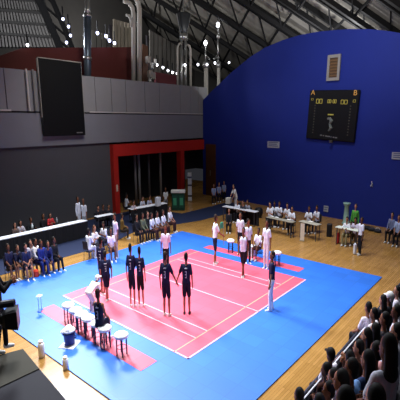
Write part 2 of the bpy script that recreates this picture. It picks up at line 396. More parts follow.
for p, t in (((63, 19), 'topmost of the cluster left of the thick duct'), ((68.5, 26.5), 'second down the cluster left of the thick duct'), ((70.5, 35.5), 'third down the cluster left of the thick duct'), ((66.5, 42.5), 'lowest of the cluster left of the thick duct')):
    lamp(*p, .12, 'bluish floodlight, ' + t, 'floodlights left of the duct', M_LAMPB)
lamp(27.5, 45, .12, 'single tiny white lamp above the red partition at far left', 'lamps over the partition', M_LAMP, 15.2)
# lights that glow behind the blue wall and added fill lights in the gallery
for y, z in ((8.2, 9.3), (5.9, 10.0), (3.4, 10.0)):
    d = bpy.data.lights.new('wall_top_lamp', 'POINT'); d.energy = 220; d.shadow_soft_size = .1
    o = bpy.data.objects.new('wall_top_lamp', d); C.objects.link(o); o.location = (17.3, y, z)
d = bpy.data.lights.new('gallery_fill', 'POINT'); d.energy = 800; d.shadow_soft_size = .3; d.color = (.9, .93, 1)
o = bpy.data.objects.new('gallery_fill', d); C.objects.link(o); o.location = (7.5, 17.5, 11.0)
d = bpy.data.lights.new('gallery_fill', 'POINT'); d.energy = 500; d.shadow_soft_size = .3
o = bpy.data.objects.new('gallery_fill', d); C.objects.link(o); o.location = (-1, 19.5, 13.0)
d = bpy.data.lights.new('gallery_fill', 'POINT'); d.energy = 900; d.shadow_soft_size = .3  # added to lighten the dark ceiling beyond the gallery
o = bpy.data.objects.new('gallery_fill', d); C.objects.link(o); o.location = (13, 21.5, 12.0)
# hanging black screen
x0, x1 = at_y(37, 57, 13.3)[0], at_y(82.5, 61, 13.3)[0]; zt, zb = 8.45, 4.72
o = empty('hanging_screen', ((x0 + x1) / 2, 13.3, zb), 0, 'large black screen hung in front of the grey parapet', 'screen'); o.location.x -= .03
hw = (x1 - x0) / 2 * .94; hh = zt - zb
MB().box(-hw, hw, 0, .12, 0, hh).build('panel', mat('#0d0e0f', .45), o)
MB().box(-hw, hw, -.02, .12, hh, hh + .05).build('top_rail', mat('#8b8780', .5), o)
for s in (-1, 1): MB().box(s * hw - .03, s * hw + .03, .02, .14, hh * .25, hh).build('side_rail', mat('#9b9993', .5), o)
MB().box(hw * .55, hw * .85, -.03, 0, .12, .17).build('name_plate', mat('#6f6f70', .5), o)
for xx, t in ((at_y(27, 90, 13.5)[0], 'left'), (at_y(33.5, 90, 13.5)[0], 'right')):
    tag(MB().tube([(xx, 13.42, 5.95), (xx, 13.42, 7.9)], .05, 8).build('conduit', mat('#bcb8b2' if t == 'left' else '#7f7d7b', .5)), 'pale upright conduit on the parapet left of the black screen' if t == 'left' else 'dim upright conduit touching the left edge of the black screen', 'conduit')
# red portal
o = empty('red_portal', (8.3, 13.5, 0), 0, 'red painted portal frame around the dark recess', 'portal frame')
MB().box(0, 8.25, -.18, .3, 3.42, 4.12).build('beam', M_RED, o)
for x in (0, 5.75): MB().box(x, x + .34, -.15, .25, 0, 3.42).build('post', M_RED, o)
MB().box(.1, .22, -.17, -.15, 1.35, 1.75).build('notice', mat('#c9b7a6', .7), o)
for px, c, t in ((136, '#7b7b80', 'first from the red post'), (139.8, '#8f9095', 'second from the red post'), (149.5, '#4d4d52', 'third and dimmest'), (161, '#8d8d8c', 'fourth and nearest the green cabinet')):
    x = at_y(px, 190, 14.3)[0]; o = empty('steel_pole', (x, 14.3, 0), 0, 'slim grey steel pole inside the red portal, ' + t, 'pole', 'poles inside the red portal')
    MB().tube([(0, 0, .02), (0, 0, 4.2)], .08, 10).build('shaft', mat(c, .5), o, True); MB().box(-.14, .14, -.14, .14, 0, .03).build('base_plate', M_DARK, o)
# brown door at the foot of the blue wall
p0, p1 = at_blue(206, 190, .06), at_blue(215.5, 195, .06)
dd = MB().prism([(p0[0], p0[1], 0), (p1[0], p1[1], 0), (p1[0], p1[1], 3.8), (p0[0], p0[1], 3.8)], (.06, 0, 0)); d1 = structure('door_1', dd, mat('#4e2f1a', .6, .2, 3))
MB().prism([(p0[0] - .03, p0[1] - .45, 1.5), (p0[0] - .03, p0[1] - .5, 1.5), (p0[0] - .03, p0[1] - .5, 1.9), (p0[0] - .03, p0[1] - .45, 1.9)], (-.06, 0, 0)).build('handle', M_STEEL, d1)
# white roll-up banner by the recess
p = at(190, 201, 0); o = empty('banner_stand', p, YAW - PI / 2, 'tall narrow white banner stand near the red post', 'banner stand')
MB().box(-.13, .13, -.02, .02, .06, 2.0).build('sheet', mat('#c9ccd4', .7), o); MB().rbox(-.14, .14, -.1, .1, 0, .07).build('base', M_STEEL, o)
for z, c in ((1.6, '#3a3f58'), (1.05, '#3a3f58'), (.3, '#2c2c3a')): MB().box(-.13, .13, -.026, -.02, z, z + .12).build('printed_band', mat(c, .7), o)
# green cabinet with white top
p = at(178.5, 210, 0); o = empty('green_cabinet', p, YAW - PI / 2, 'dark green cabinet with a white top by the red post', 'cabinet')
MB().rbox(-.4, .4, -.2, .2, 0, 1.1).build('body', mat('#15382e', .6), o); MB().rbox(-.44, .44, -.23, .23, 1.1, 1.27).build('top', mat('#d5d2cd', .6), o)
for s in (-1, 1):
    d_ = MB().box(s * .2 - .16, s * .2 + .16, -.215, -.2, .18, .95).build('door', mat('#1e4a3b', .6), o)
    MB().box(s * .2 - .1, s * .2 + .1, -.225, -.215, .35, .8).build('emblem', mat('#3f8f6c', .6), d_)

# ------------------------------------------------------------------ fittings on the blue wall
WROT = math.atan2(1, .125) + PI      # local x runs to the right along the wall, local -y faces the hall
WROT = math.atan2(-1, -.125)
def on_wall(px, py, off, name, label, cat, group=None):
    p = at_blue(px, py, off); o = empty(name, p, WROT, label, cat, group); return o
def wdim(px0, py0, px1, py1):
    a, b = at_blue(px0, py0), at_blue(px1, py1); return np.hypot(a[0] - b[0], a[1] - b[1]), abs(a[2] - b[2])
sb = on_wall(331.3, 115.5, .14, 'scoreboard', 'black electronic scoreboard on the blue arched wall', 'scoreboard')
sb.rotation_euler = (0, .055, WROT)
sw, sh = 2.9, 2.66
MB().rbox(-sw / 2, sw / 2, -.02, .12, -sh / 2, sh / 2, .04).build('board', mat('#0b0b10', .5), sb)
M_DIG = mat('#a89c48', .5, 0, 14, 0, .12); M_AMB = mat('#c9954e', .5, 0, 14, 0, .15); M_DOT = mat('#4d4b42', .6); M_LOGO = mat('#6d7370', .6)
K = sw / 49.5       # metres per photo pixel on the board
def sp(px, py): return ((px - 333) * K, -(py - 115) * K * .975)
def text(s, px, py, size, m, name):
    cu = bpy.data.curves.new(name, 'FONT'); cu.body = s; cu.size = size; cu.align_x = 'CENTER'; cu.align_y = 'CENTER'; cu.extrude = .008
    cu.materials.append(m); o = bpy.data.objects.new(name, cu); C.objects.link(o); o.parent = sb
    bpy.context.view_layer.update(); me = bpy.data.meshes.new_from_object(o.evaluated_get(bpy.context.evaluated_depsgraph_get())); bpy.data.objects.remove(o)
    o = link(name, me, sb); x, z = sp(px, py); o.location = (x, -.03, z); o.rotation_euler = (PI / 2, 0, 0); return o
text('A', 312, 94, .38, M_AMB, 'team_letter'); text('B', 354, 94.5, .38, M_AMB, 'team_letter')
SEG = {'0': 'abcdef', '8': 'abcdefg'}
def digits(s, px, py, w, h, name):
    mb = MB(); x, z = sp(px, py); n = len(s); t = h * .16; x -= n * w / 2
    for ch in s:
        if ch == ':':
            for dz in (.2, -.2): mb.box(x + w * .3, x + w * .3 + t, -.035, -.02, z + h * dz - t / 2, z + h * dz + t / 2)
        else:
            a, b = x + w * .1, x + w * .85
            for g in SEG[ch]:
                if g in 'adg': zz = {'a': z + h / 2, 'd': z - h / 2, 'g': z}[g]; mb.box(a, b, -.035, -.02, zz - t / 2, zz + t / 2)
                else:
                    xx = a if g in 'ef' else b; z0 = z if g in 'bf' else z - h / 2
                    mb.box(xx - t / 2, xx + t / 2, -.035, -.02, z0, z0 + h / 2)
        x += w
    mb.build(name, M_DIG, sb)
digits('00', 319.5, 102, .2, .22, 'score_digits'); digits('00:00', 332.5, 102, .105, .17, 'clock_digits'); digits('00', 344.5, 102.5, .2, .2, 'score_digits')
digits('0', 312, 100.3, .17, .09, 'foul_digit'); digits('0', 354, 101.5, .17, .12, 'foul_digit')
x, z = sp(332.5, 114.3); MB().box(x - .17, x + .17, -.035, -.02, z - .03, z + .04).build('period_bar', M_DIG, sb)
for px in (315.5, 351):
    mb = MB()
    for i in range(11): x, z = sp(px, 106 + i * 2.6); mb.box(x - .03, x + .03, -.03, -.02, z - .03, z + .03)
    mb.build('foul_dots', M_DOT, sb)
lg = MB(); pts = [sp(332, 117), sp(334, 120), sp(332.6, 123), sp(334.2, 126.5), sp(332, 129.5)]
lg.tube([(x, -.03, z) for x, z in pts], [.06, .11, .06, .1, .04], 6); lg.ell((sp(330.5, 118)[0], -.03, sp(330, 118)[1]), (.07, .02, .07)); lg.build('emblem', M_LOGO, sb)
tl = MB()
for i, w in enumerate((.16, .1, .14, .2, .08, .13, .15)): x, z = sp(325 + i * 2.6, 134 + i * .2); tl.box(x - w / 2, x + w / 2 - .03, -.03, -.02, z - .035, z + .035)
tl.build('caption_strip', mat('#6a6a6c', .6), sb)
x, z = sp(336, 138.5); MB().rbox(x - .08, x + .08, -.12, .02, -sh / 2 - .12, -sh / 2 + .02).build('camera_pod', mat('#4b443c', .6), sb)
# window-like vent
w, h = wdim(328, 55.5, 339.3, 80)
o = on_wall(333.7, 67.7, .05, 'louvred_vent', 'pale framed brown vent high above the scoreboard', 'vent'); o.rotation_euler.y = .02
MB().box(-w / 2, w / 2, 0, .06, -h / 2, h / 2).build('backing', mat('#55402f', .7), o)
fr = MB(); fw_ = .13
fr.box(-w / 2, -w / 2 + fw_, -.05, .06, -h / 2, h / 2).box(w / 2 - fw_, w / 2, -.05, .06, -h / 2, h / 2).box(-w / 2 + fw_, w / 2 - fw_, -.05, .06, h / 2 - fw_ * 1.2, h / 2).box(-w / 2 + fw_, w / 2 - fw_, -.05, .06, -h / 2, -h / 2 + fw_ * 1.2)
fr.build('frame', mat('#8d8a88', .6), o)
sl = MB()
for i in range(6): zz = -h / 2 + .22 + i * (h - .4) / 6; sl.box(-w / 2 + fw_, w / 2 - fw_, -.03, 0, zz, zz + .08)
sl.build('slats', mat('#6b5138', .7), o)
def wall_sign(px0, py0, px1, py1, label, dark='#5b6386', name='wall_sign', n=3):
    w, h = wdim(px0, py0, px1, py1); o = on_wall((px0 + px1) / 2, (py0 + py1) / 2, .04, name, label, 'sign')
    MB().box(-w / 2, w / 2, 0, .03, -h / 2, h / 2).build('plate', mat('#a9acb6', .6), o)
    mb = MB()
    for i in range(n): zz = h / 2 - h * (i + .8) / (n + .6); mb.box(-w * .4, w * (.4 - .1 * (i % 2)), -.01, 0, zz, zz + h * .13)
    mb.build('printed_lines', mat(dark, .6), o)
wall_sign(267.5, 141.2, 279, 148, 'small pale sign on the blue wall left of the scoreboard')
wall_sign(392, 152, 408, 160, 'pale sign on the blue wall at the right edge')
wall_sign(323.8, 205.5, 328, 212, 'little white notice low on the blue wall behind the judges', n=2)
o = on_wall(372, 184, .05, 'wall_bracket', 'tiny white bracket mark alone on the blue wall', 'bracket')
MB().tube([(-.06, 0, -.12), (.02, -.03, .02), (-.02, -.03, .14)], .02, 6).build('hook', M_WHITE, o); MB().box(-.04, .04, 0, .04, -.14, .0).build('plate', mat('#777ca0', .6), o)

# ------------------------------------------------------------------ people: one continuous surface grown from limbs
def smin(a, b, k):
    h = np.clip(.5 + .5 * (b - a) / k, 0, 1); return b + (a - b) * h - k * h * (1 - h)
def surface_net(prims, res, name, mats):
    lo = np.full(3, 1e9); hi = np.full(3, -1e9)
    for p in prims:
        if p[0] == 'c':
            _, a, b, ra, rb, k = p; r = max(ra, rb); pts = (a, b)
        else:
            _, a, r3, R, k = p; r = max(r3); pts = (a,)
        for q in pts: lo = np.minimum(lo, np.array(q) - r); hi = np.maximum(hi, np.array(q) + r)
    lo -= 3 * res; hi += 3 * res
    ax = [np.arange(lo[i], hi[i] + res, res, dtype=np.float32) for i in range(3)]
    n = [len(a) for a in ax]; D = np.full(n, 9.0, np.float32)
    for p in prims:
        if p[0] == 'c':
            _, a, b, ra, rb, k = p; m = max(ra, rb) + .12; a = np.array(a, float); b = np.array(b, float); l, h = np.minimum(a, b) - m, np.maximum(a, b) + m
        else:
            _, c, r3, R, k = p; m = max(r3) + .12; c = np.array(c, float); l, h = c - m, c + m
        sl = tuple(slice(max(0, int((l[i] - lo[i]) / res)), min(n[i], int((h[i] - lo[i]) / res) + 2)) for i in range(3))
        X, Y, Z = np.meshgrid(ax[0][sl[0]], ax[1][sl[1]], ax[2][sl[2]], indexing='ij')
        if p[0] == 'c':
            d = b - a; L = max(d @ d, 1e-9); t = np.clip(((X - a[0]) * d[0] + (Y - a[1]) * d[1] + (Z - a[2]) * d[2]) / L, 0, 1)
            dist = np.sqrt((X - a[0] - d[0] * t) ** 2 + (Y - a[1] - d[1] * t) ** 2 + (Z - a[2] - d[2] * t) ** 2) - (ra + (rb - ra) * t)
        else:
            q = [(X - c[0]) * R[0][i] + (Y - c[1]) * R[1][i] + (Z - c[2]) * R[2][i] for i in range(3)]
            k0 = np.sqrt(sum((q[i] / r3[i]) ** 2 for i in range(3))); k1 = np.sqrt(sum((q[i] / r3[i] ** 2) ** 2 for i in range(3)))
            dist = k0 * (k0 - 1) / (k1 + 1e-6)
        D[sl] = smin(D[sl], dist, k)
    ins = D < 0
    c8 = [ins[i:n[0] - 1 + i, j:n[1] - 1 + j, k:n[2] - 1 + k] for i in (0, 1) for j in (0, 1) for k in (0, 1)]
    cnt = sum(c.astype(np.int8) for c in c8); act = (cnt > 0) & (cnt < 8)
    idx = np.full(act.shape, -1, np.int64); cells = np.argwhere(act); idx[act] = np.arange(len(cells))
    acc = np.zeros((len(cells), 3)); num = np.zeros(len(cells))
    I, J, K_ = cells.T
    cor = [(i, j, k) for i in (0, 1) for j in (0, 1) for k in (0, 1)]
    for A in cor:
        for axn in range(3):
            if A[axn]: continue
            B = list(A); B[axn] = 1
            da = D[I + A[0], J + A[1], K_ + A[2]]; db_ = D[I + B[0], J + B[1], K_ + B[2]]
            s = (da < 0) != (db_ < 0); t = np.where(s, da / np.where(s, da - db_, 1), 0)
            P = np.array(A, float)[None, :].repeat(len(cells), 0); P[:, axn] = t
            acc[s] += P[s]; num[s] += 1
    V = lo + (cells + acc / num[:, None]) * res
    F = []
    for axn in range(3):
        u, w = (axn + 1) % 3, (axn + 2) % 3
        sa = [slice(1, -1)] * 3; sa[axn] = slice(0, -1); sb_ = list(sa); sb_[axn] = slice(1, None)
        a, b = ins[tuple(sa)], ins[tuple(sb_)]
        e = np.argwhere(a != b)
        if not len(e): continue
        flip = a[tuple(e.T)]; g = e.copy(); g[:, u] += 1; g[:, w] += 1
        def cell(du, dw): q = g.copy(); q[:, u] -= du; q[:, w] -= dw; return idx[tuple(q.T)]
        quad = np.stack([cell(1, 1), cell(0, 1), cell(0, 0), cell(1, 0)], 1); quad[~flip] = quad[~flip][:, ::-1]; F.append(quad)
    F = np.concatenate(F); F = F[(F >= 0).all(1)]
    return V.tolist(), F.tolist()

def N_(v): v = np.array(v, float); return v / (np.linalg.norm(v) + 1e-9)
def ik(a, t, l1, l2, pole):
    a, t = np.array(a, float), np.array(t, float); d = t - a; L = np.linalg.norm(d); m = (l1 + l2) * .998
    if L > m: t = a + d / L * m; L = m
    d = N_(t - a); x = (l1 * l1 - l2 * l2 + L * L) / (2 * L); h = math.sqrt(max(0, l1 * l1 - x * x))
    p = np.array(pole, float); p = N_(p - d * (p @ d)); return a + d * x + p * h, t

POSES = {
    'stand':   dict(),
    'stand_b': dict(feet=((.05, .09), (-.06, -.1)), hands=((.1, .25, .86), (.02, -.27, .88)), yaw=.3),
    'apart':   dict(hz=.91, feet=((.0, .19), (.02, -.19)), hands=((.0, .3, .9), (.04, -.29, .9))),
    'hold_r':  dict(feet=((0, .11), (.02, -.12)), hands=((.03, .27, .88), (.16, -.46, .93)), yaw=-.2),
    'hold_l':  dict(feet=((0, .11), (.02, -.12)), hands=((.16, .46, .93), (.02, -.27, .88)), yaw=.2),
    'behind':  dict(hands=((-.17, .06, .95), (-.17, -.06, .93))),
    'clasp':   dict(hands=((.2, .05, .98), (.2, -.05, .96)), pitch=.25),
    'walk':    dict(hz=.9, feet=((.26, .07), (-.27, -.07)), hands=((-.14, .26, .9), (.2, -.25, .95))),
    'crossed': dict(hz=.92, feet=((.05, -.04), (-.04, .05)), hands=((.05, .26, .88), (.08, -.26, .9))),
    'reach':   dict(lean=.12, hands=((.12, .26, .95), (.42, -.2, 1.05)), feet=((.08, .1), (-.1, -.1))),
    'bend':    dict(hz=.88, lean=1.0, feet=((.06, .13), (-.08, -.13)), hands=((.55, .16, .75), (.5, -.16, .7)), pitch=.1),
    'lean_on': dict(hz=.9, lean=.55, feet=((-.05, .12), (-.18, -.12)), hands=((.6, .2, .8), (.58, -.22, .8)), pitch=-.2),
    'sit':     dict(hz=.5, feet=((.45, .12), (.45, -.12)), hands=((.36, .13, .6), (.36, -.13, .6))),
    'sit_b':   dict(hz=.5, lean=.12, feet=((.5, .16), (.4, -.1)), hands=((.36, .02, .62), (.33, -.05, .63)), yaw=.4),
    'sit_fwd': dict(hz=.5, lean=.5, feet=((.42, .17), (.42, -.17)), hands=((.52, .08, .52), (.52, -.06, .5)), pitch=-.15),
    'sit_tab': dict(hz=.5, lean=.18, feet=((.42, .12), (.42, -.12)), hands=((.42, .17, .8), (.42, -.17, .8)), pitch=.12),
    'sit_tab2': dict(hz=.5, lean=.28, feet=((.36, .12), (.46, -.12)), hands=((.45, .05, .8), (.4, -.2, .8)), pitch=.3, yaw=.2),
    'sit_chin': dict(hz=.5, lean=.3, feet=((.4, .14), (.45, -.12)), hands=((.36, .05, 1.06), (.4, -.15, .62)), yaw=-.3),
    'sit_clap': dict(hz=.5, lean=.1, feet=((.45, .12), (.42, -.12)), hands=((.33, .04, .95), (.33, -.04, .95))),
    'operate': dict(hz=.92, lean=.06, feet=((.08, .13), (-.12, -.13)), hands=((.36, .22, 1.2), (.4, -.1, 1.3))),
}
SK = {}
def skeleton(pose):
    if pose in SK: return SK[pose]
    p = POSES[pose]; hz = p.get('hz', .93); lean = p.get('lean', .02)
    hx = -.12 * min(1, lean) if hz > .8 else 0
    Pv = np.array([hx, 0, hz]); t = np.array([math.sin(lean), 0, math.cos(lean)]); fwd = np.array([math.cos(lean), 0, -math.sin(lean)]); s = np.array([0, 1, 0])
    k = dict(P=Pv, t=t, f=fwd, C=Pv + t * .36, Nk=Pv + t * .52, hz=hz)
    hu = N_(t * .45 + np.array([0, 0, .55])); k['H'] = k['Nk'] + t * .05 + hu * .145
    yw, pt = p.get('yaw', 0), p.get('pitch', 0)
    hf = np.array([math.cos(yw) * math.cos(pt), math.sin(yw) * math.cos(pt), -math.sin(pt)]); hl = N_(np.cross([0, 0, 1], hf)); hup = np.cross(hf, hl)
    k['hf'], k['hl'], k['hu'] = hf, hl, hup
    hands = p.get('hands', ((.04, .27, .87), (.04, -.27, .87))); feet = p.get('feet', ((.0, .1), (.0, -.1)))
    for i, sd in ((0, 1), (1, -1)):
        sh = Pv + t * .47 + s * .175 * sd; el, wr = ik(sh, hands[i], .29, .26, (-.6, .45 * sd, -.5))
        hp = Pv + s * .09 * sd; ft = np.array([feet[i][0], feet[i][1], .075]); kn, an = ik(hp, ft, .43, .43, (1, .12 * sd, .35))
        k[sd] = dict(sh=sh, el=el, wr=wr, hp=hp, kn=kn, an=an)
    SK[pose] = k; return k
def cap(a, b, ra, rb=None, k=.03): return ('c', np.array(a, float), np.array(b, float), ra, ra if rb is None else rb, k)
def mixp(a, b, t): return np.array(a) * (1 - t) + np.array(b) * t
MESHES = {}
M_EYE = mat('#16110e', .3); M_LIP = mat('#7d3f38', .5)
def body_mesh(pose, res):
    key = ('body', pose, res)
    if key in MESHES: return MESHES[key]
    k = skeleton(pose); s = np.array([0, 1, 0.]); P, t = k['P'], k['t']; pr = []
    for sd in (1, -1):
        pr += [cap(P + s * .06 * sd, P + t * .2 + s * .055 * sd, .1, .092), cap(P + t * .2 + s * .055 * sd, P + t * .4 + s * .085 * sd, .092, .1)]
        a = k[sd]
        pr += [cap(P + t * .45 + s * .06 * sd, a['sh'], .065, .055), cap(a['sh'], a['el'], .052, .04, .02), cap(a['el'], a['wr'], .041, .027, .015)]
        pr += [cap(a['hp'], a['kn'], .088, .056, .02), cap(a['kn'], mixp(a['kn'], a['an'], .35) - np.array([.012, 0, 0]), .055, .056, .02), cap(mixp(a['kn'], a['an'], .35) - np.array([.012, 0, 0]), a['an'], .056, .036, .02)]
        pr += [cap(a['an'] + np.array([-.03, 0, -.035]), a['an'] + np.array([.16, .015 * sd, -.045]), .037, .03, .02)]
        hd = N_(a['wr'] - a['el']); pr.append(cap(a['wr'], a['wr'] + hd * .075, .026, .034, .015))
    hf, hl, hu, H = k['hf'], k['hl'], k['hu'], k['H']; R = np.stack([hf, hl, hu], 1)
    pr += [cap(k['Nk'] - t * .03, H - hu * .03 - hf * .01, .056, .052, .03)]
    pr += [('e', H + hu * .02 - hf * .005, (.096, .078, .1), R, .02), ('e', H - hu * .05 + hf * .025, (.07, .06, .07), R, .02)]
    pr += [('e', H + hf * .1 - hu * .02, (.022, .013, .024), R, .012)]
    for sd in (1, -1): pr.append(('e', H + hl * .08 * sd - hu * .005 - hf * .01, (.024, .012, .034), R, .008))
    vs, fs = surface_net(pr, res, 'body', [])
    mb = MB(); mb.add(vs, fs)
    for sd in (1, -1):
        a = k[sd]; hd = N_(a['wr'] - a['el']); side = N_(np.cross(hd, [0, sd, .01])); nrm = N_(np.cross(side, hd)) * sd
        # palm faces the thigh: fingers curl inward along -nrm
        kn = a['wr'] + hd * .085; curl = np.array([0, -sd, 0.]); curl = N_(curl - hd * (curl @ hd) + np.array([.0, 0, 1e-3]))
        sp_ = N_(np.cross(hd, curl))
        for j, L in enumerate((.07, .082, .076, .06)):
            r0 = kn + sp_ * (.026 - .0173 * j) - hd * .02
            p1 = r0 + hd * (.02 + L * .4); p2 = p1 + N_(hd + curl * .5) * L * .35; p3 = p2 + N_(hd + curl * 1.2) * L * .28
            mb.tube([r0, p1, p2, p3], [.0095, .009, .0085, .006], 6)
        th = a['wr'] + hd * .03 + sp_ * .02; mb.tube([th, th + N_(hd * .7 + sp_) * .035, th + N_(hd * .9 + sp_ * .6 + curl * .4) * .07], [.012, .011, .008], 6)
    mb.cm = 1
    for sd in (1, -1): q = H + hf * .083 + hl * .03 * sd + hu * .012; mb.ell(q, (.012, .012, .009), 8, 6)
    mb.cm = 2; q = H + hf * .113 - hu * .066; mb.ell(q, (.008, .024, .007), 8, 6)
    me = mb.mesh('person_body', [mat('#8a5a40', .6), M_EYE, M_LIP], True); MESHES[key] = me; return me
def cloth_mesh(kind, pose, res):
    key = (kind, pose, res)
    if key in MESHES: return MESHES[key]
    k = skeleton(pose); s = np.array([0, 1, 0.]); P, t = k['P'], k['t']; pr = []; H, hf, hl, hu = k['H'], k['hf'], k['hl'], k['hu']; R = np.stack([hf, hl, hu], 1)
    if kind in ('tee', 'long', 'tank'):
        for sd in (1, -1):
            a = k[sd]
            pr += [cap(P + t * .03 + s * .065 * sd, P + t * .2 + s * .06 * sd, .115, .108), cap(P + t * .2 + s * .06 * sd, P + t * .4 + s * .088 * sd, .108, .114), cap(P + t * .445 + s * .05 * sd, a['sh'], .075, .066 if kind != 'tank' else .05)]
            if kind == 'tee': pr.append(cap(a['sh'], mixp(a['sh'], a['el'], .68), .067, .064, .015))
            if kind == 'long': pr += [cap(a['sh'], a['el'], .066, .054, .015), cap(a['el'], mixp(a['el'], a['wr'], .95), .054, .042, .012)]
    elif kind in ('shorts', 'trousers'):
        for sd in (1, -1):
            a = k[sd]; pr += [cap(P + s * .06 * sd + t * .04, P + s * .065 * sd, .112, .116)]
            if kind == 'shorts': pr.append(cap(a['hp'], mixp(a['hp'], a['kn'], .78), .106, .092, .012))
            else: pr += [cap(a['hp'], a['kn'], .104, .073, .015), cap(a['kn'], mixp(a['kn'], a['an'], .97), .073, .06, .015)]
    elif kind == 'skirt':
        for sd in (1, -1):
            a = k[sd]; pr += [cap(P + s * .06 * sd + t * .04, P + s * .065 * sd, .112, .12), cap(a['hp'], a['kn'], .115, .12, .06)]
    elif kind in ('shoe_l', 'shoe_r'):
        sd = 1 if kind == 'shoe_l' else -1; a = k[sd]['an']
        pr += [cap(a + np.array([-.035, 0, -.03]), a + np.array([.17, .015 * sd, -.042]), .048, .038, .02), cap(a + np.array([-.02, 0, .0]), a + np.array([.03, 0, -.03]), .05, .045, .02)]
    elif kind in ('hair', 'long_hair', 'bun', 'cap_hat'):
        pr += [('e', H + hu * .045 - hf * .028, (.098, .088, .098), R, .015), ('e', H - hu * .01 - hf * .055, (.06, .08, .09), R, .02)]
        if kind == 'long_hair':
            pr += [cap(H - hf * .06, H - hf * .1 - hu * .2, .078, .075, .03), cap(H - hf * .06 + hl * .04, H - hf * .08 + hl * .06 - hu * .2, .05, .05, .03), cap(H - hf * .06 - hl * .04, H - hf * .08 - hl * .06 - hu * .2, .05, .05, .03)]
        if kind == 'bun': pr.append(('e', H - hf * .12 + hu * .05, (.045, .045, .045), R, .02))
        if kind == 'cap_hat': pr += [('e', H + hu * .045, (.108, .094, .09), R, .015), ('e', H + hf * .12 + hu * .05, (.075, .07, .014), R, .015)]
    vs, fs = surface_net(pr, res, kind, [])
    me = MB().add(vs, fs).mesh(kind, [M_WHITE], True); MESHES[key] = me; return me
def dressed(me, m, name, parent):
    o = link(name, me, parent); o.material_slots[0].link = 'OBJECT'; o.material_slots[0].material = m; return o
SKINS = ['#8f5f45', '#7a4c35', '#a4705a', '#6b4330', '#b5826a']
HAIRS = ['#15100e', '#1c1512', '#0f0d0d', '#2a1c14']
TOPN = dict(tee='shirt', long='jacket', tank='vest'); HN = dict(hair='hair', long_hair='hair', bun='hair', cap_hat='cap')
CH = []     # chairs to place
def person(label, px, py, pose, head, top, topc, bot, botc, hair='hair', hairc=None, skin=None, shoec='#d8d8da', foot=None, h=1.05, w=.62, res=.022, z0=0, group=None, chair=None, xyz=None, number=False):
    """px, py: the crown of the head in the photograph (or foot=(px,py): where the feet stand)"""
    k = skeleton(pose); ztop = k['H'][2] + .14
    if foot is not None:
        g = at(foot[0], foot[1], z0); mid = (k[1]['an'][:2] + k[-1]['an'][:2]) / 2
        d = np.array([g[0], g[1]]); c, s_ = math.cos(head), math.sin(head)
        base = d - w * np.array([c * mid[0] - s_ * mid[1], s_ * mid[0] + c * mid[1]])
        if py is not None:
            dd = ray(px, py); # crown height from the photograph above the same spot
            tt = ((g - CAM)[:2] @ FW[:2]) / (dd[:2] @ FW[:2]); h = (CAM[2] + dd[2] * tt - z0) / ztop
    else:
        g = at(px, py, z0 + h * ztop); hx = k['H'][:2]; c, s_ = math.cos(head), math.sin(head)
        base = g[:2] - w * np.array([c * hx[0] - s_ * hx[1], s_ * hx[0] + c * hx[1]])
    if xyz is not None: base = np.array(xyz[:2])
    r = empty('person', (base[0], base[1], z0), head, label, 'person', group, (w, w, h))
    ri = random.Random(len(bpy.data.objects))
    dressed(body_mesh(pose, res), mat(skin or ri.choice(SKINS), .6, .08), 'body', r)
    o_top = dressed(cloth_mesh(top, pose, res), mat(topc, .85, .1), TOPN[top], r)
    dressed(cloth_mesh(bot, pose, res), mat(botc, .85, .1), bot, r)
    if hair != 'bald': dressed(cloth_mesh(hair, pose, min(res, .018)), mat(hairc or ri.choice(HAIRS), .7), HN[hair], r)
    for q in ('shoe_l', 'shoe_r'): dressed(cloth_mesh(q, pose, res), mat(shoec, .6), 'shoe', r)
    if number:
        nb = MB(); t, f, P = k['t'], k['f'], k['P']
        def patch(y, u, wy, wu):
            c = P + t * u - f * .098 + np.array([0, y, 0]); nb.prism([c + np.array([0, -wy, 0]) - t * wu, c + np.array([0, wy, 0]) - t * wu, c + np.array([0, wy, 0]) + t * wu, c + np.array([0, -wy, 0]) + t * wu], -f * .03)
        patch(0, .42, .06, .013)
        for u in (.33, .25, .17): patch(.0, u, .036, .012)
        for u in (.29, .21): patch(-.024, u, .012, .026)
        nb.build('jersey_print', mat('#a9adbd', .8), o_top)
    if chair: CH.append((base, head, w, h, z0, chair))
    return r

AWAY, TOCAM = YAW, YAW + PI
NAVY, NAVY2 = '#141a3c', '#10142e'
OFFW = '#d6d8e2'
# players in navy on the pink court, lined up with their backs to the camera
pk = dict(number=True, skin='#a66e5a', res=.018, group='players in navy kit')
person('navy player in mid court clasping hands with the rightmost navy player', 166.5, 251, 'hold_r', .45, 'tee', NAVY, 'shorts', NAVY2, foot=(167, 317), shoec='#c9c4c0', **pk)
person('rightmost navy player on the court, left hand held by the player beside him', 187.5, 252, 'hold_l', .6, 'tee', NAVY, 'shorts', NAVY2, foot=(187, 315), shoec='#3a3236', **pk)
person('navy player mid line with white shoulder print, left one of the middle pair', 133, 243, 'hold_r', .5, 'tee', NAVY, 'shorts', NAVY2, foot=(133, 308), w=.52, **pk)
person('navy player mid line reaching back to his left neighbour, right one of the middle pair', 142.5, 246, 'hold_l', .75, 'tee', NAVY, 'shorts', '#1e1418', foot=(141.5, 308), w=.52, **pk)
person('navy player furthest left, half hidden behind a teammate', 105.5, 236, 'stand_b', .4, 'tee', '#1d1a3a', 'shorts', '#1a1218', foot=(103.5, 296), **pk)
person('navy player overlapping the furthest left teammate, stepping legs', 110.5, 250, 'crossed', .9, 'tee', NAVY, 'shorts', NAVY2, foot=(107.5, 302), **pk)
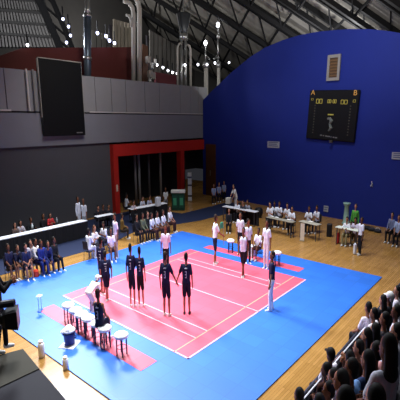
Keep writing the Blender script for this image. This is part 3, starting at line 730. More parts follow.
# bench side
person('player in navy kit seated on a white stool, back to the camera', 97.5, 288, 'sit', .35, 'tank', '#121736', 'shorts', NAVY2, res=.018, number=True, h=1.08, z0=.06)
person('person in white bending over behind the seated navy player', 90.5, 278, 'bend', .1, 'tee', '#e6e6e2', 'trousers', '#dcd6cc', hair='cap_hat', hairc='#e8e8e6', foot=(92, 312), res=.018, w=.66)
# referees and opponents
person('referee in dark navy top and white trousers standing on the near touchline', 272, 250.5, 'stand_b', 2.2, 'tee', '#15173a', 'trousers', '#eef0f6', foot=(271, 311), res=.018, w=.72, shoec='#dfe3f0')
person('referee in pale pink shirt and dark trousers behind the navy line', 167.5, 224, 'stand', 3.9, 'tee', '#d6d0ea', 'trousers', '#141522', foot=(166.5, 275))
flag_man = person('man in white tee and dark shorts holding a small green flag on the pink court', 217.5, 214, 'reach', -.5, 'tee', '#d8e8f4', 'shorts', '#161c38', foot=(215, 265), res=.018)
person('player in white vest and black shorts standing on the pink court', 243.5, 227, 'crossed', 3.6, 'tank', '#d8e4ff', 'shorts', '#15131f', foot=(243, 278), res=.018, shoec='#b9b4b4')
person('white shirted man in dark trousers standing behind and left of the white vest player', 240.5, 212, 'stand', 3.4, 'tee', OFFW, 'trousers', '#1c1a22', h=1.0)
person('man in white shirt and dark trousers standing just right of the white vest player', 248.5, 218.5, 'stand_b', 4.2, 'tee', '#d9e4f8', 'trousers', '#1b1a24', h=1.0)
person('tall person dressed all in white standing beside the seated reserve', 265.5, 219.5, 'stand', 3.2, 'tee', '#dce8f4', 'trousers', '#d6e0ea', foot=(266, 269), res=.018)
person('reserve in white shirt and maroon shorts seated on the far bench', 258.5, 227.5, 'sit', PI, 'tee', '#dcdfee', 'shorts', '#3a1d20', h=.95, z0=.03)
# team seated in front of the long table
tm = dict(group='team seated on chairs before the long table')
T = [(7.5, 243.5, 'sit', '#15183a', '#1c1416', 'leftmost of the seated team, arms on thighs'), (17, 244.5, 'sit_fwd', '#1b1c33', '#3a2018', 'second from left of the seated team, leaning forward'),
     (25, 243, 'sit_b', '#1a2148', '#20202e', 'third from left of the seated team, turned sideways'), (30, 239, 'sit_chin', '#c9c5cf', '#262838', 'grey topped member of the seated team resting chin on hand'),
     (35, 238, 'sit', '#d9d4d2', '#20284c', 'pale topped member near the middle of the seated team'), (40.5, 239.5, 'sit_b', '#1c2c78', '#1a2868', 'seated team member in bright blue tracksuit'),
     (47.5, 240.5, 'sit_fwd', '#1e2858', '#182048', 'seated team member in dull blue beside the bright blue tracksuit'), (53.5, 236.5, 'sit_b', '#12121a', '#101018', 'rightmost of the seated team, dressed in black')]
for i, (x, y, ps, tc, bc, lb) in enumerate(T):
    person(lb, x, y, ps, -PI / 2 + .25 * math.sin(i * 2), 'long' if i > 2 else 'tee', tc, 'trousers' if i > 4 else 'shorts', bc, hair='long_hair' if i in (3, 5) else 'hair', h=.98, chair='chair under the ' + ['leftmost seated team member', 'team member second from left', 'team member turned sideways', 'grey topped team member', 'pale topped team member', 'bright blue tracksuit', 'dull blue tracksuit', 'team member in black'][i], **tm)
# spectators behind the long table
for x, y, ps, tc, hr, lb in ((14.5, 222, 'sit', '#5a4a48', 'long_hair', 'brown clad person seated at the left behind the long table'), (20, 220, 'sit_tab', '#b7b2bf', 'long_hair', 'person in pale grey top seated behind the long table'),
                             (30.5, 217, 'sit_tab', '#1c2026', 'hair', 'person in black seated behind the long table middle'), (43, 213, 'sit', '#231f26', 'long_hair', 'dark clad person beside the one in red behind the long table'), (50, 212.5, 'sit_tab', '#c2343a', 'long_hair', 'person in red top seated behind the long table')):
    person(lb, x, y, ps, -PI / 2, 'long', tc, 'trousers', '#1c1c24', hair=hr, h=.92, chair='chair behind the long table under the ' + lb.split(' seated')[0].split(' beside')[0])
person('man in white shirt standing by the grey wall, left of a pair', 77.3, 196, 'stand', -1.2, 'long', '#d3d6e6', 'trousers', '#c2c6d4', h=1.05)
person('man in white and grey standing by the grey wall, right of a pair', 83, 198, 'stand_b', 3.6, 'tee', '#b9bcc8', 'trousers', '#777d84', h=1.05)
# small scorers' table
person('official in white seated at the left of the small scorers table', 88.5, 228, 'sit_tab', .2, 'tee', OFFW, 'trousers', '#cfcad0', h=.98, chair='chair at the left of the small scorers table')
person('brown haired official in white seated behind the small scorers table', 94.3, 225, 'sit_tab', -1.4, 'tee', '#d9d6de', 'trousers', '#2a2630', hair='long_hair', hairc='#5a3a24', h=.98, chair='chair behind the small scorers table')
person('official in white seated at the right of the small scorers table', 103, 221.5, 'sit_tab2', 3.4, 'tee', '#dfe2ec', 'trousers', '#1f1d28', h=.98, chair='chair at the right of the small scorers table')
person('person in white shirt standing right of the small scorers table', 114.5, 213, 'stand', 3.0, 'tee', '#e6dcec', 'trousers', '#b99c94', h=1.05)
person('person in lilac white shirt seated just behind the furthest left navy players', 110.5, 228, 'sit', -2.0, 'tee', '#dcd3ea', 'shorts', '#42303a', h=.98, chair='chair close behind the leftmost navy players')
# table by the left red post
for x, y, lb in ((98, 205, 'dark clad person seated leftmost at the table by the red post'), (103, 204, 'dark clad person seated in the middle at the table by the red post'), (108.5, 204, 'dark clad person seated against the red post')):
    person(lb, x, y, 'sit_tab', -PI / 2, 'long', '#1d1b26', 'trousers', '#14141a', h=.92, chair='chair under the ' + lb.replace(' seated', ''))
person('person in olive brown jacket seated between the red post and the judges', 122, 213, 'sit_b', -.4, 'long', '#6a5226', 'trousers', '#2a2218', h=.95, chair='chair under the olive brown jacket')
# table inside the portal
person('man in white shirt seated at the left end of the portal table', 126.5, 193, 'sit_tab', -.3, 'tee', '#c8ccd8', 'trousers', '#1f1f2a', h=1.0, chair='chair at the left end of the portal table')
for x, y, c, lb in ((133.5, 200, '#a9a1ac', 'person in greyish pink top seated behind the portal table'), (142.5, 196, '#c3c7da', 'person in white shirt seated behind the middle of the portal table'), (149.5, 195, '#adb3cc', 'person in bluish white shirt seated right of centre behind the portal table')):
    person(lb, x, y, 'sit_tab2', -PI / 2, 'tee', c, 'trousers', '#23242e', h=.96, chair='chair under the ' + lb.replace(' seated', '').replace('person in ', '').replace(' behind the middle of', ' mid'))
person('person in white seated high at the right end of the portal table', 165.5, 187, 'sit', -2.4, 'tee', '#dcdcdf', 'trousers', '#8f8f98', h=1.0, chair='chair at the right end of the portal table')
for x, y, lb in ((151.5, 212.5, 'leftmost of the row of judges in white with backs to the red portal'), (157, 211, 'second from left of the row of white shirted judges by the mat'), (163, 209.5, 'third from left of the row of white shirted judges by the mat'), (169.5, 206, 'rightmost of the row of white shirted judges by the mat')):
    person(lb, x, y, 'sit', -1.3, 'tee', '#dde0ee', 'trousers', '#3a1f1e', h=.98, group='row of judges in white', chair='chair under the ' + lb.split(' of the row')[0] + ' of the white shirted judges')
for x, y, c, lb in ((136.5, 214, '#17171d', 'person in black seated left in front of the portal table'), (142.5, 212.5, '#59604f', 'person in grey green top seated in front of the portal table'), (147.5, 211, '#15171f', 'person in black seated right beside the judges row')):
    person(lb, x, y, 'sit', -1.5, 'long', c, 'trousers', '#14141a', h=1.0, chair='chair under the ' + lb.replace(' seated', ''))
# far corner
for x, y, lb in ((213.7, 183.5, 'leftmost of three people in pale blue by the brown door'), (219, 182, 'middle of three people in pale blue by the brown door'), (224, 180.5, 'rightmost of three people in pale blue by the brown door')):
    person(lb, x, y, 'sit', -2.4, 'tee', '#8f9cc6', 'trousers', '#12141e', h=1.0, group='three people by the brown door', chair='chair under the ' + lb.replace(' people in pale blue', ''))
person('person in white shirt leaning over beside the blue wall near the far corner', 233.5, 184, 'lean_on', 2.9, 'tee', '#e6e4e6', 'trousers', '#b9b4ba', h=1.05)
for x, y, c, lb in ((237.5, 199, '#cfd2de', 'person in white seated leftmost behind the dark skirted table'), (243, 200, '#33343e', 'person in dark grey seated in the middle behind the dark skirted table'), (247.5, 199.5, '#8d8f9c', 'person in grey seated rightmost behind the dark skirted table')):
    person(lb, x, y, 'sit_tab', PI, 'tee', c, 'trousers', '#1b1b26', h=.96, chair='chair under the ' + lb.replace(' seated', ''))
person('dark clad person seated in front of the dark skirted table', 229, 208, 'sit', -2.6, 'long', '#16171f', 'trousers', '#111118', h=.9, chair='chair in front of the dark skirted table')
# judges along the blue wall
for x, y, ps, lb in ((270, 201.7, 'sit_tab', 'first from left of five judges in white at the long table by the blue wall'), (274.5, 201, 'sit_tab2', 'second from left of five judges in white by the blue wall'), (279.5, 201, 'sit_tab', 'third from left of five judges in white by the blue wall'), (287.3, 202.8, 'sit_tab2', 'fourth from left of five judges in white by the blue wall'), (292.2, 206, 'sit_tab', 'rightmost of five judges in white by the blue wall')):
    person(lb, x, y, ps, PI + .1, 'tee', '#dfe4f2', 'trousers', '#16171f', h=1.02, group='five judges by the blue wall', chair='chair under the ' + lb.split(' in white')[0])
person('left of two judges in white at the middle table below the scoreboard', 309.2, 205.8, 'sit_tab', PI + .2, 'tee', '#dde2f0', 'trousers', '#1a1720', h=1.02, chair='chair of the left judge below the scoreboard')
person('right of two judges in white at the middle table below the scoreboard', 317, 205, 'sit_tab2', PI - .1, 'tee', '#d5daea', 'trousers', '#22202c', h=1.05, chair='chair of the right judge below the scoreboard')
person('person in bright green top standing behind the right wall table', 356, 203.5, 'stand', PI, 'long', '#4f9a3a', 'trousers', '#20261e', h=.98)
person('person in white seated at the left of the right wall table', 347.3, 216.5, 'sit_tab', PI, 'tee', '#dfe3ee', 'trousers', '#8c8460', h=.96, chair='chair under the khaki legged sitter at the right wall table')
person('person in lilac white seated in the middle of the right wall table', 355.7, 217, 'sit_tab2', PI, 'tee', '#d6cfe6', 'trousers', '#5a4e42', h=.96, chair='chair in the middle of the right wall table')
person('person in white shirt and black trousers standing at the right wall table', 361.5, 217, 'stand_b', 2.6, 'tee', '#dfe2f2', 'trousers', '#11121c', foot=(359.5, 255))
person('person in grey blue seated by the blue wall near the right edge', 392.7, 212, 'sit', PI - .2, 'long', '#6a7398', 'trousers', '#0f1018', h=1.02, chair='chair under the grey blue sitter near the right edge')
person('person in pale blue seated by the blue wall at the right edge', 399.3, 214.5, 'sit', PI, 'tee', '#9fb0d8', 'trousers', '#11121a', h=1.02, chair='chair under the pale blue sitter at the right edge')

# ------------------------------------------------------------------ chairs, stools, tables
def make_chair():
    r = empty('chair', (0, 0, 0)); m = mat('#24242a', .5); ms = mat('#4b4b50', .4, .1, 14, .6)
    MB().rbox(-.2, .24, -.22, .22, .385, .415, .02).build('seat', m, r); 
    b = MB(); b.prism([(-.22, -.21, .5), (-.22, .21, .5), (-.28, .2, .86), (-.28, -.2, .86)], (-.025, 0, 0)); b.build('backrest', m, r)
    for x, y in ((.2, .19), (.2, -.19)): MB().tube([(x, y, .39), (x + .03, y * 1.06, 0)], .014, 6).build('leg', ms, r)
    for y in (.2, -.2): MB().tube([(-.29, y, .8), (-.2, y, .4), (-.24, y * 1.06, 0)], .014, 6).build('leg', ms, r)
    return r
proto = make_chair()
for i, (bs, hd, w, h, z0, lab) in enumerate(CH):
    o = proto if i == 0 else copy_tree(proto)
    o.location = (bs[0], bs[1], z0); o.rotation_euler.z = hd; o.scale = (w, w, h)
    tag(o, 'black ' + lab.replace('dark clad person in the middle at', 'middle dark clad person at').replace('in the middle of the right', 'at the middle of the right').replace('right of centre behind', 'right behind'), 'chair', 'chairs around the hall')
M_STOOLLEG = mat('#1c2038', .5)
def make_stool():
    r = empty('stool', (0, 0, 0))
    t = MB(); t.lathe([(.02, .44), (.13, .44), (.16, .46), (.165, .515), (.13, .545), (.02, .555)], 16); t.build('seat', mat('#eef0f4', .5), r, True)
    for a in range(4):
        c, s = math.cos(a * PI / 2 + PI / 4), math.sin(a * PI / 2 + PI / 4)
        MB().tube([(c * .11, s * .11, .45), (c * .115, s * .115, 0)], .017, 6).build('leg', M_STOOLLEG, r)
    rg = MB(); rg.tube([(math.cos(a * PI / 6) * .113, math.sin(a * PI / 6) * .113, .2) for a in range(13)], .008, 6); rg.build('ring', M_STOOLLEG, r)
    return r
sp0 = make_stool()
ST = [((68, 304), 'furthest left of the row on the near pink strip'), ((75.5, 309), 'second from left on the near pink strip'), ((81.5, 313), 'third from left, draped white, on the near pink strip'), ((88, 317), 'fourth from left, left of the seated navy player'), ((97, 322.5), 'under the seated navy player'), ((104.5, 327), 'right of the seated navy player'), ((121, 334), 'furthest right of the row on the near pink strip'),
      ((230.7, 240), 'alone on the far pink strip left of the white vest player'), ((277.3, 252), 'on the far pink strip behind the navy topped referee'), ((258.5, 241), 'under the reserve with maroon shorts')]
for i, (p, lab) in enumerate(ST):
    o = sp0 if i == 0 else copy_tree(sp0); g = at(*p, .56); o.location = (g[0], g[1], .036); tag(o, 'round white topped stool ' + lab, 'stool', 'white stools on the pink strips'); o.rotation_euler.z = .3 * i
# white carton on far strip
p = at(251.3, 256, .03); o = empty('white_carton', (p[0], p[1], .036), .2, 'white box standing on the far pink strip beside the reserve', 'box')
MB().rbox(-.12, .12, -.12, .12, 0, .4, .02).build('body', M_WHITE, o); MB().rbox(-.13, .13, -.13, .13, .4, .44, .02).build('lid', mat('#d8dbe4', .6), o)

def table(label, p0, p1, depth, h=.8, skirt=None, top='#dfe2ea', thick=.04, cat='table', skirt_h=None, group=None):
    p0, p1 = np.array(p0[:2]), np.array(p1[:2]); L = np.linalg.norm(p1 - p0); c = (p0 + p1) / 2; a = math.atan2(*(p1 - p0)[::-1])
    o = empty('table', (c[0], c[1], 0), a, label, cat, group)
    MB().rbox(-L / 2, L / 2, -depth / 2, depth / 2, h - thick, h, .015).build('tabletop', mat(top, .55, .05), o)
    for sx in (-1, 1):
        for sy in (-1, 1): MB().tube([(sx * (L / 2 - .08), sy * (depth / 2 - .05), 0), (sx * (L / 2 - .08), sy * (depth / 2 - .05), h - thick)], .02, 6).build('leg', mat('#3b3b42', .5), o)
    if skirt:
        sk = MB(); n = max(8, int(L / .08)); hs = skirt_h or h - thick - .03
        def pt(i, z): x = -L / 2 + L * i / n; return (x, skirt_s * (depth / 2 + .012 * math.sin(i * 1.9)), z)
        for skirt_s in (skirt[1],):
            for i in range(n): sk.add([pt(i, h - thick), pt(i + 1, h - thick), pt(i + 1, h - thick - hs), pt(i, h - thick - hs)], [(0, 1, 2, 3)])
        ob = sk.build('skirt', mat(skirt[0], .85), o); mo = ob.modifiers.new('thick', 'SOLIDIFY'); mo.thickness = .01
    return o
table('long white topped table along the grey wall behind the seated team', (-2.2, 10.6), (4.4, 10.6), .38, .82, ('#15151b', -1), thick=.05)
table('small white scorers table between the officials in white', at(87.5, 238, .8), at(99.5, 235.5, .8), .34, .8)
table('narrow white table beside the left red post', (5.15, 10.85), (6.1, 10.75), .34, .8)
table('dark fronted white table inside the portal with officials behind it', (7.3, 10.85), (9.7, 10.55), .4, .82, ('#17171d', -1))
table('white table with dark skirt near the far corner', at(224, 206, .8), at(257, 212, .8), .36, .82, ('#101117', 1), top='#c9ccd6')
table('long judges table with pale top near the blue wall', at(268, 216, .8), at(294, 221.5, .8), .32, .78, top='#8f8a7e')
table('middle judges table with pale top below the scoreboard', at(301, 220, .8), at(319.5, 224.2, .8), .36, .78, top='#a8a396')
table('right wall table with pale green white top', at(337, 226, .8), at(360, 230.5, .8), .36, .8, top='#cfd6cc')
g = at(93.5, 234, .8)

# ------------------------------------------------------------------ small things
def standing_box(px, py, name, label, cat, w, d, h, c, z0=0.0, rz=.0, r=.02, lid=None, group=None):
    p = at(px, py, z0); o = empty(name, (p[0], p[1], z0), rz, label, cat, group)
    MB().rbox(-w / 2, w / 2, -d / 2, d / 2, 0, h, r).build('body', mat(c, .6), o)
    if lid: MB().rbox(-w / 2 - .012, w / 2 + .012, -d / 2 - .012, d / 2 + .012, h, h + h * .12, r).build('lid', mat(lid, .6), o)
    return o
# blue cooler on a white tray with a white towel
p = at(70, 344.5, .03); o = empty('cooler_bucket', (p[0], p[1], .05), .4, 'dark blue bucket on the blue mat corner, white towel on top', 'bucket')
MB().lathe([(.09, 0), (.125, .02), (.135, .28), (.15, .3), (.02, .3)], 16).build('body', mat('#232f72', .45), o, True)
for s in (-1, 1): MB().tube([(.0, s * .14, .26), (.0, s * .19, .24), (0, s * .19, .2), (0, s * .14, .18)], .012, 6).build('handle', mat('#1b2458', .5), o)
o2 = empty('folded_towel', (p[0], p[1], .352), .2, 'crumpled white towel heaped on the dark blue bucket', 'towel')
tw = MB(); tw.ell((0, 0, .06), (.16, .15, .065)); tw.ell((.05, .06, .1), (.08, .07, .05)); tw.ell((-.06, -.03, .1), (.07, .08, .05)); tw.ell((-.1, .08, .045), (.07, .06, .045)); tw.build('towel_folds', mat('#eff1f5', .9, .05), o2, True)
o3 = empty('white_tray', (p[0], p[1], .03), .5, 'flat white tray under the dark blue bucket', 'tray')
MB().rbox(-.2, .2, -.19, .19, 0, .02, .01).build('tray_base', M_WHITE, o3)
def bottle(px, py, h, r, label, cap_c='#e9e9ee', z0=.0):
    p = at(px, py, z0); o = empty('white_bottle', (p[0], p[1], z0), 0, label, 'bottle')
    MB().lathe([(r * .9, 0), (r, .01), (r, h * .8), (r * .8, h * .86), (.01, h * .86)], 14).build('body', M_WHITE, o, True)
    MB().lathe([(r * .75, h * .86), (r * .72, h), (.01, h)], 12).build('cap', mat(cap_c, .5), o, True)
bottle(42, 357, .42, .07, 'taller white post shaped bottle on the wood at the left mat edge')
bottle(66, 369, .3, .062, 'shorter white bottle on the wood in front of the blue bucket', '#e6d6c4')
# thin pale stand on the mat
p = at(40.5, 311, .03); o = empty('water_stand', (p[0], p[1], .03), .6, 'thin pale stand with a light green top alone on the left blue mat', 'stand')
MB().rbox(-.09, .09, -.07, .07, .44, .48, .02).build('top', mat('#b9dccf', .5), o)
for x in (-.07, .07): MB().tube([(x, 0, .44), (x * 1.1, 0, .02)], .008, 6).build('leg', mat('#9cc3ee', .4), o)
MB().rbox(-.1, .1, -.05, .05, 0, .03, .01).build('base', mat('#2d63b5', .5), o)
standing_box(36.5, 277.5, 'red_bag', 'red orange bag on the wood at the feet of the seated team', 'bag', .16, .2, .3, '#c23a24', 0, .3, .06)
standing_box(329, 236.5, 'loudspeaker', 'black loudspeaker box standing between two judges tables', 'loudspeaker', .22, .22, .62, '#141319', 0, .2, .03)
# round black thing by the skirted table
p = at(258.5, 217.5, 0); o = empty('equipment_drum', (p[0], p[1], 0), 0, 'round black drum at the right end of the dark skirted table', 'drum')
MB().lathe([(.14, .05), (.22, .12), (.24, .3), (.22, .5), (.14, .57), (.02, .57)], 14).build('body', mat('#16161a', .5), o, True); MB().lathe([(.17, 0), (.17, .05), (.01, .05)], 14).build('base', M_DARK, o)
# pale items at the far judge tables
p = at(302, 241, 0); o = empty('paper_banner', (p[0], p[1], 0), -1.3, 'white paper strip standing at the left end of the middle judges table', 'paper strip')
MB().box(-.09, .09, -.01, .01, .04, .82).build('sheet', mat('#dccfc0', .8), o); MB().box(-.1, .1, -.06, .06, 0, .04).build('base', mat('#8a7d6c', .7), o)
p = at(347.3, 226, 0); p = p + np.array([1.0, .65, 0]) * .3; o = empty('green_column', (p[0], p[1], 0), 0, 'tall pale green tapered column with a flared top behind the right wall table', 'column')
MB().lathe([(.2, 0), (.2, .1), (.15, .15), (.11, .95), (.17, 1.08), (.19, 1.16), (.02, 1.16)], 16).build('body', mat('#8fb0a8', .5), o, True)
standing_box(337.5, 243.5, 'red_extinguisher', 'red upright container at the left leg of the right wall table', 'container', .12, .12, .52, '#b02a2c', 0, .1, .05)
standing_box(354.5, 254.5, 'white_container', 'white upright container beside the black trousers at the right wall table', 'container', .12, .12, .48, '#d9dcea', 0, .2, .05)
for i, (x, y, c, lb) in enumerate(((367, 229.5, '#1a1a22', 'black bag by the blue wall, nearest the right wall table'), (371.5, 231, '#22232e', 'second black bag by the blue wall'), (377.5, 232.5, '#2a2a34', 'dark bag with white top by the blue wall'))):
    p = at(x, y, 0); o = empty('sports_bag', (p[0], p[1], 0), -1.4, lb, 'bag')
    b = MB(); b.rbox(-.16, .16, -.1, .1, 0, .17, .05); b.build('body', mat(c, .7), o); MB().tube([(-.1, 0, .16), (-.05, 0, .23), (.05, 0, .23), (.1, 0, .16)], .012, 6).build('handle', mat('#c9cbd6' if i == 2 else '#333340', .6), o)
standing_box(282, 199.5, 'wall_box', 'little pale box on the floor behind the five judges', 'box', .1, .1, .12, '#8d93ab')
def on_table(px, py, name, label, cat, w, d, h, c, zt, rz=0., part='body'):
    p = at(px, py, zt); o = empty(name, (p[0], p[1], zt), rz, label, cat); MB().rbox(-w / 2, w / 2, -d / 2, d / 2, 0, h, .01).build(part, mat(c, .6), o); return o
on_table(158, 206, 'white_carton', 'white box standing on the portal table', 'box', .26, .2, .5, '#c9ccd6', .82)
o = on_table(228.5, 203.5, 'document_case', 'pale case on the dark skirted table beside the leaning person', 'case', .3, .26, .34, '#b9b5ae', .8, .3)
for x, y, lb in ((272, 216.3, 'first'), (277, 217.3, 'second'), (289, 219.6, 'third')): on_table(x, y, 'score_sheet', 'white score sheet on the long judges table, %s from left' % lb, 'paper', .2, .12, .012, '#eceef4', .78, 1.3, 'sheet')
on_table(311, 221.5, 'score_sheet', 'white score sheet on the middle judges table', 'paper', .2, .14, .012, '#f0eee6', .78, 1.3, 'sheet')
on_table(96, 235.8, 'score_sheet', 'white score sheet on the small scorers table', 'paper', .2, .14, .012, '#f4f4f8', .8, .3, 'sheet')
def small_bottle(px, py, zt, label, c):
    p = at(px, py, zt); o = empty('drink_bottle', (p[0], p[1], zt), 0, label, 'bottle'); MB().lathe([(.035, 0), (.04, .01), (.04, .15), (.018, .2), (.018, .21), (.005, .21)], 10).build('body', mat(c, .4), o, True); MB().lathe([(.02, .21), (.02, .24), (.004, .24)], 8).build('cap', mat('#d9dde6', .5), o)
small_bottle(32.5, 228.5, .82, 'small pale bottle on the long table before the person in black', '#cfd8da')
small_bottle(57, 222.5, .82, 'small bottle on the long table right of the person in red', '#9aa6ac')
# small green flag in the right hand of the man in white tee
k_ = skeleton('reach'); q_ = k_[-1]['wr'] + N_(k_[-1]['wr'] - k_[-1]['el']) * .08; a_ = flag_man.rotation_euler.z; sx_, _, sz_ = flag_man.scale
fp = (flag_man.location.x + sx_ * (math.cos(a_) * q_[0] - math.sin(a_) * q_[1]), flag_man.location.y + sx_ * (math.sin(a_) * q_[0] + math.cos(a_) * q_[1]), sz_ * q_[2])
o = empty('hand_flag', fp, a_, 'small green flag on a stick held by the man in white tee', 'flag')
MB().tube([(0, 0, -.35), (-.02, 0, .55)], .012, 6).build('stick', mat('#8f8a7a', .5), o)
MB().prism([(-.005, -.01, .3), (-.02, -.01, .54), (-.1, .0, .56), (-.17, -.015, .5), (-.16, -.01, .28), (-.08, .005, .31)], (0, .012, 0)).build('cloth', mat('#3f9a78', .8), o)

# ------------------------------------------------------------------ camera platform, operator and television camera at the left edge
pz = 1.05
pf = empty('camera_platform', (-3.6, .3, 0), 0, 'large dark camera platform in the bottom left corner', 'platform')
MB().prism([(-2.2, 2.35, 0), (.66, 1.3, 0), (.55, .46, 0), (.42, -.62, 0), (.22, -2.2, 0), (-2.2, -2.2, 0)], (0, 0, pz)).build('body', mat('#1c1b23', .8, .1, 4), pf)
MB().prism([(-2.2, 2.32, pz), (.65, 1.29, pz), (.54, .46, pz), (-.12, .48, pz), (-2.2, .55, pz)], (0, 0, .02)).build('top_mat', mat('#35332d', .9, .08, 4), pf)
cp = at_depth(13.5, 317, 7.0)
AX = -.35    # heading of the television camera
o = empty('tripod', (cp[0] - .62, cp[1] + .42, pz + .02), AX, 'black camera tripod standing on the platform at the left edge', 'tripod')
hh_ = cp[2] - pz - .25
for a in (0.5, 2.6, 4.7): MB().tube([(0, 0, hh_ - .12), (math.cos(a) * .25, math.sin(a) * .25, 0)], .022, 8).build('leg', M_BLACK, o)
MB().tube([(0, 0, hh_ - .2), (0, 0, hh_)], .05, 10).build('head', M_BLACK, o)
tv = empty('television_camera', (cp[0] - .62, cp[1] + .42, pz + .02 + hh_), math.atan2(-.42, .62) * .9, 'black television camera with large lens hood at the left edge', 'television camera')
MB().rbox(-.35, .32, -.09, .09, .0, .34, .03).build('body', mat('#17171c', .45), tv)
ln = MB().tube([(.32, 0, .2), (.55, 0, .2)], [.09, .1], 14).build('lens', M_BLACK, tv, True)
MB().tube([(.55, 0, .2), (.62, 0, .2), (.82, 0, .2)], [.12, .2, .245], 4).build('lens_hood', mat('#101014', .4), ln)
MB().tube([(-.2, 0, .36), (-.1, 0, .46), (.3, 0, .46), (.4, 0, .36)], .022, 8).build('carry_handle', M_BLACK, tv, True)
vf = MB(); vf.rbox(.42, .8, -.06, .06, .42, .54, .03); vf.build('viewfinder', mat('#141419', .45), tv)
person('camera operator in black cut off by the left edge of the frame', 0, 0, 'operate', -.5, 'long', '#131317', 'trousers', '#101013', xyz=at_depth(-3, 300, 7.3), z0=pz + .02, h=1.08, w=.7)

# ------------------------------------------------------------------ barrier and stand on the right
def barrier(label, x0, x1, first):
    o = empty('crowd_barrier', ((x0 + x1) / 2, -3.06, 0), 0, label, 'barrier', 'barriers before the stand'); w = (x1 - x0) / 2
    MB().box(-w + .01, w - .01, -.02, .02, .1, .93).build('banner_panel', mat('#23263a', .7), o)
    MB().tube([(-w, 0, .95), (w, 0, .95)], .03, 8).build('top_rail', mat('#2b2c38', .5), o)
    MB().tube([(-w, -.16, 1.16), (w, -.16, 1.16)], .012, 8).build('hand_rail', mat('#dfe0ea', .4), o)
    for x in (-w + .05, w - .05):
        MB().tube([(x, 0, 0), (x, 0, .95)], .028, 8).build('post', mat('#33343f', .5), o)
        MB().tube([(x, 0, .93), (x, -.16, 1.16)], .018, 6).build('bracket', M_STEEL, o)
    lt = MB(); rr = random.Random(first); x = -w + .2
    while x < w - .25:
        ww = rr.uniform(.04, .12); lt.box(x, x + ww, -.03, -.02, .78, .86); x += ww + .05
    lt.build('printed_strip', mat('#7f8296', .7), o)
for i, (x0, x1, t) in enumerate(((-2.4, .6, 'dark crowd barrier with white hand rail, nearest the bottom edge'), (.6, 3.4, 'dark crowd barrier with white hand rail, middle of the row'), (3.4, 6.2, 'dark crowd barrier with white hand rail, third along the stand'), (6.2, 9.0, 'dark crowd barrier furthest up by the right edge'))): barrier(t, x0, x1, i)
ROWY = [-3.62, -4.02, -4.42, -4.82, -5.2]; ROWZ = [.3, .86, 1.42, 1.98, 2.5]
sd = MB()
for k in range(5):
    sd.box(-6, 12, ROWY[k] - .2, ROWY[k] + .2 if k else ROWY[k] + .3, 0, ROWZ[k])
structure('floor_stand', sd, mat('#2e2d33', .85))
sb_ = MB()
for k in range(5): sb_.box(-6, 12, ROWY[k] - .17, ROWY[k] + .05, ROWZ[k], ROWZ[k] + .36)
structure('trim_bench', sb_, mat('#23242c', .7))
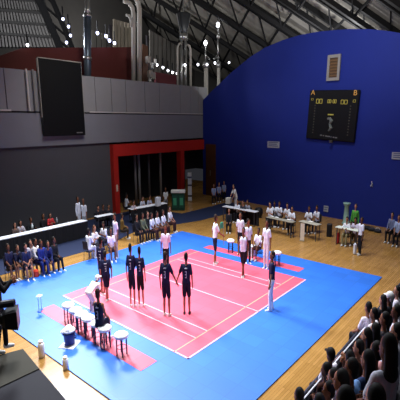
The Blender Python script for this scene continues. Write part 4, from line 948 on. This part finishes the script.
CROWD = [
 # px, py crown, row, pose, hair, top kind, top colour, label
 (299, 386.5, 0, 'sit', 'hair', 'long', '#2a1d16', 'dark haired spectator alone at the bottom end of the barrier'),
 (326, 361.5, 0, 'sit_b', 'long_hair', 'long', '#3a1a14', 'long haired spectator in dark rust top by the white hand rail'),
 (331, 347, 0, 'sit', 'cap_hat', 'tee', '#e3dff0', 'spectator in white with a black cap at the barrier'),
 (368.5, 301, 0, 'sit', 'hair', 'tee', '#e4def2', 'black haired spectator in white at the far end of the visible rail'),
 (374, 307, 0, 'sit_b', 'hair', 'tee', '#d9d4de', 'spectator in white just right of the one at the far rail'),
 (383, 294, 0, 'sit', 'long_hair', 'long', '#121218', 'spectator in black with long hair near the right edge, far row'),
 (390, 291, 0, 'sit', 'cap_hat', 'long', '#1b1a22', 'spectator with a white cap near the right edge'),
 (397.5, 285, 0, 'sit_b', 'hair', 'tee', '#c8c4d2', 'spectator cut by the right edge in the far row, short hair'),
 (333.5, 367, 1, 'sit', 'hair', 'tee', '#e6e2ea', 'spectator in white leaning at the rail below the black cap'),
 (350, 349, 1, 'sit_chin', 'long_hair', 'long', '#17141a', 'long haired spectator in black at the middle of the rail'),
 (359, 339, 1, 'sit_clap', 'hair', 'long', '#3b241d', 'spectator in dark brown top by the rail, hands together'),
 (367, 327, 1, 'sit', 'long_hair', 'long', '#1d1613', 'long haired spectator in very dark brown top in the second row'),
 (375, 322, 1, 'sit', 'long_hair', 'long', '#101015', 'spectator in black in the second row, right of the dark brown top'),
 (385, 311, 1, 'sit', 'hair', 'long', '#17161c', 'dark clad short haired spectator in the second row near the right edge'),
 (396.5, 304, 1, 'sit_b', 'hair', 'tee', '#cfcddb', 'spectator in pale shirt in the second row at the right edge'),
 (329, 380, 1, 'sit_b', 'hair', 'tee', '#e2ccc8', 'spectator in pinkish white top low behind the rail'),
 (319, 392, 1, 'sit', 'long_hair', 'long', '#1d1b20', 'long haired spectator at the bottom edge beside the rail'),
 (341, 368, 2, 'sit', 'long_hair', 'long', '#141218', 'spectator with a large head of long black hair, lower third row'),
 (351.5, 357, 2, 'sit_b', 'hair', 'tee', '#6f95cf', 'spectator in light blue top in the third row'),
 (368, 348.5, 2, 'sit', 'long_hair', 'tee', '#2b3c66', 'spectator in slate blue shirt with long black hair'),
 (376.5, 340, 2, 'sit', 'hair', 'tee', '#d8989a', 'spectator in salmon pink top'),
 (397, 322, 2, 'sit', 'hair', 'long', '#c3c5d6', 'spectator in light grey long sleeves cut by the right edge, third row'),
 (345, 384, 3, 'sit', 'long_hair', 'tee', '#e0c6b2', 'spectator in cream top at the bottom of the fourth row'),
 (375.5, 382, 3, 'sit', 'hair', 'tee', '#c92430', 'spectator in bright red top at the bottom of the stand'),
 (388.5, 332, 3, 'sit', 'long_hair', 'tee', '#c3c5d6', 'nearest spectator in pale grey shirt with a big head of black hair'),
]
for px, py, k, ps, hr, tk, tc, lb in CROWD:
    w = .68; h = 1.02 if k < 3 else 1.1
    hc = '#e6e6ea' if 'white cap' in lb else '#0d0b0c'
    person(lb, px, py, ps, 1.45 + .3 * math.sin(px), tk, tc, 'trousers', '#1b1c26', hair=hr, hairc=hc, z0=ROWZ[k], h=h, w=w, res=.018 if k < 2 else .015, group='spectators on the stand', shoec='#2a2a30')
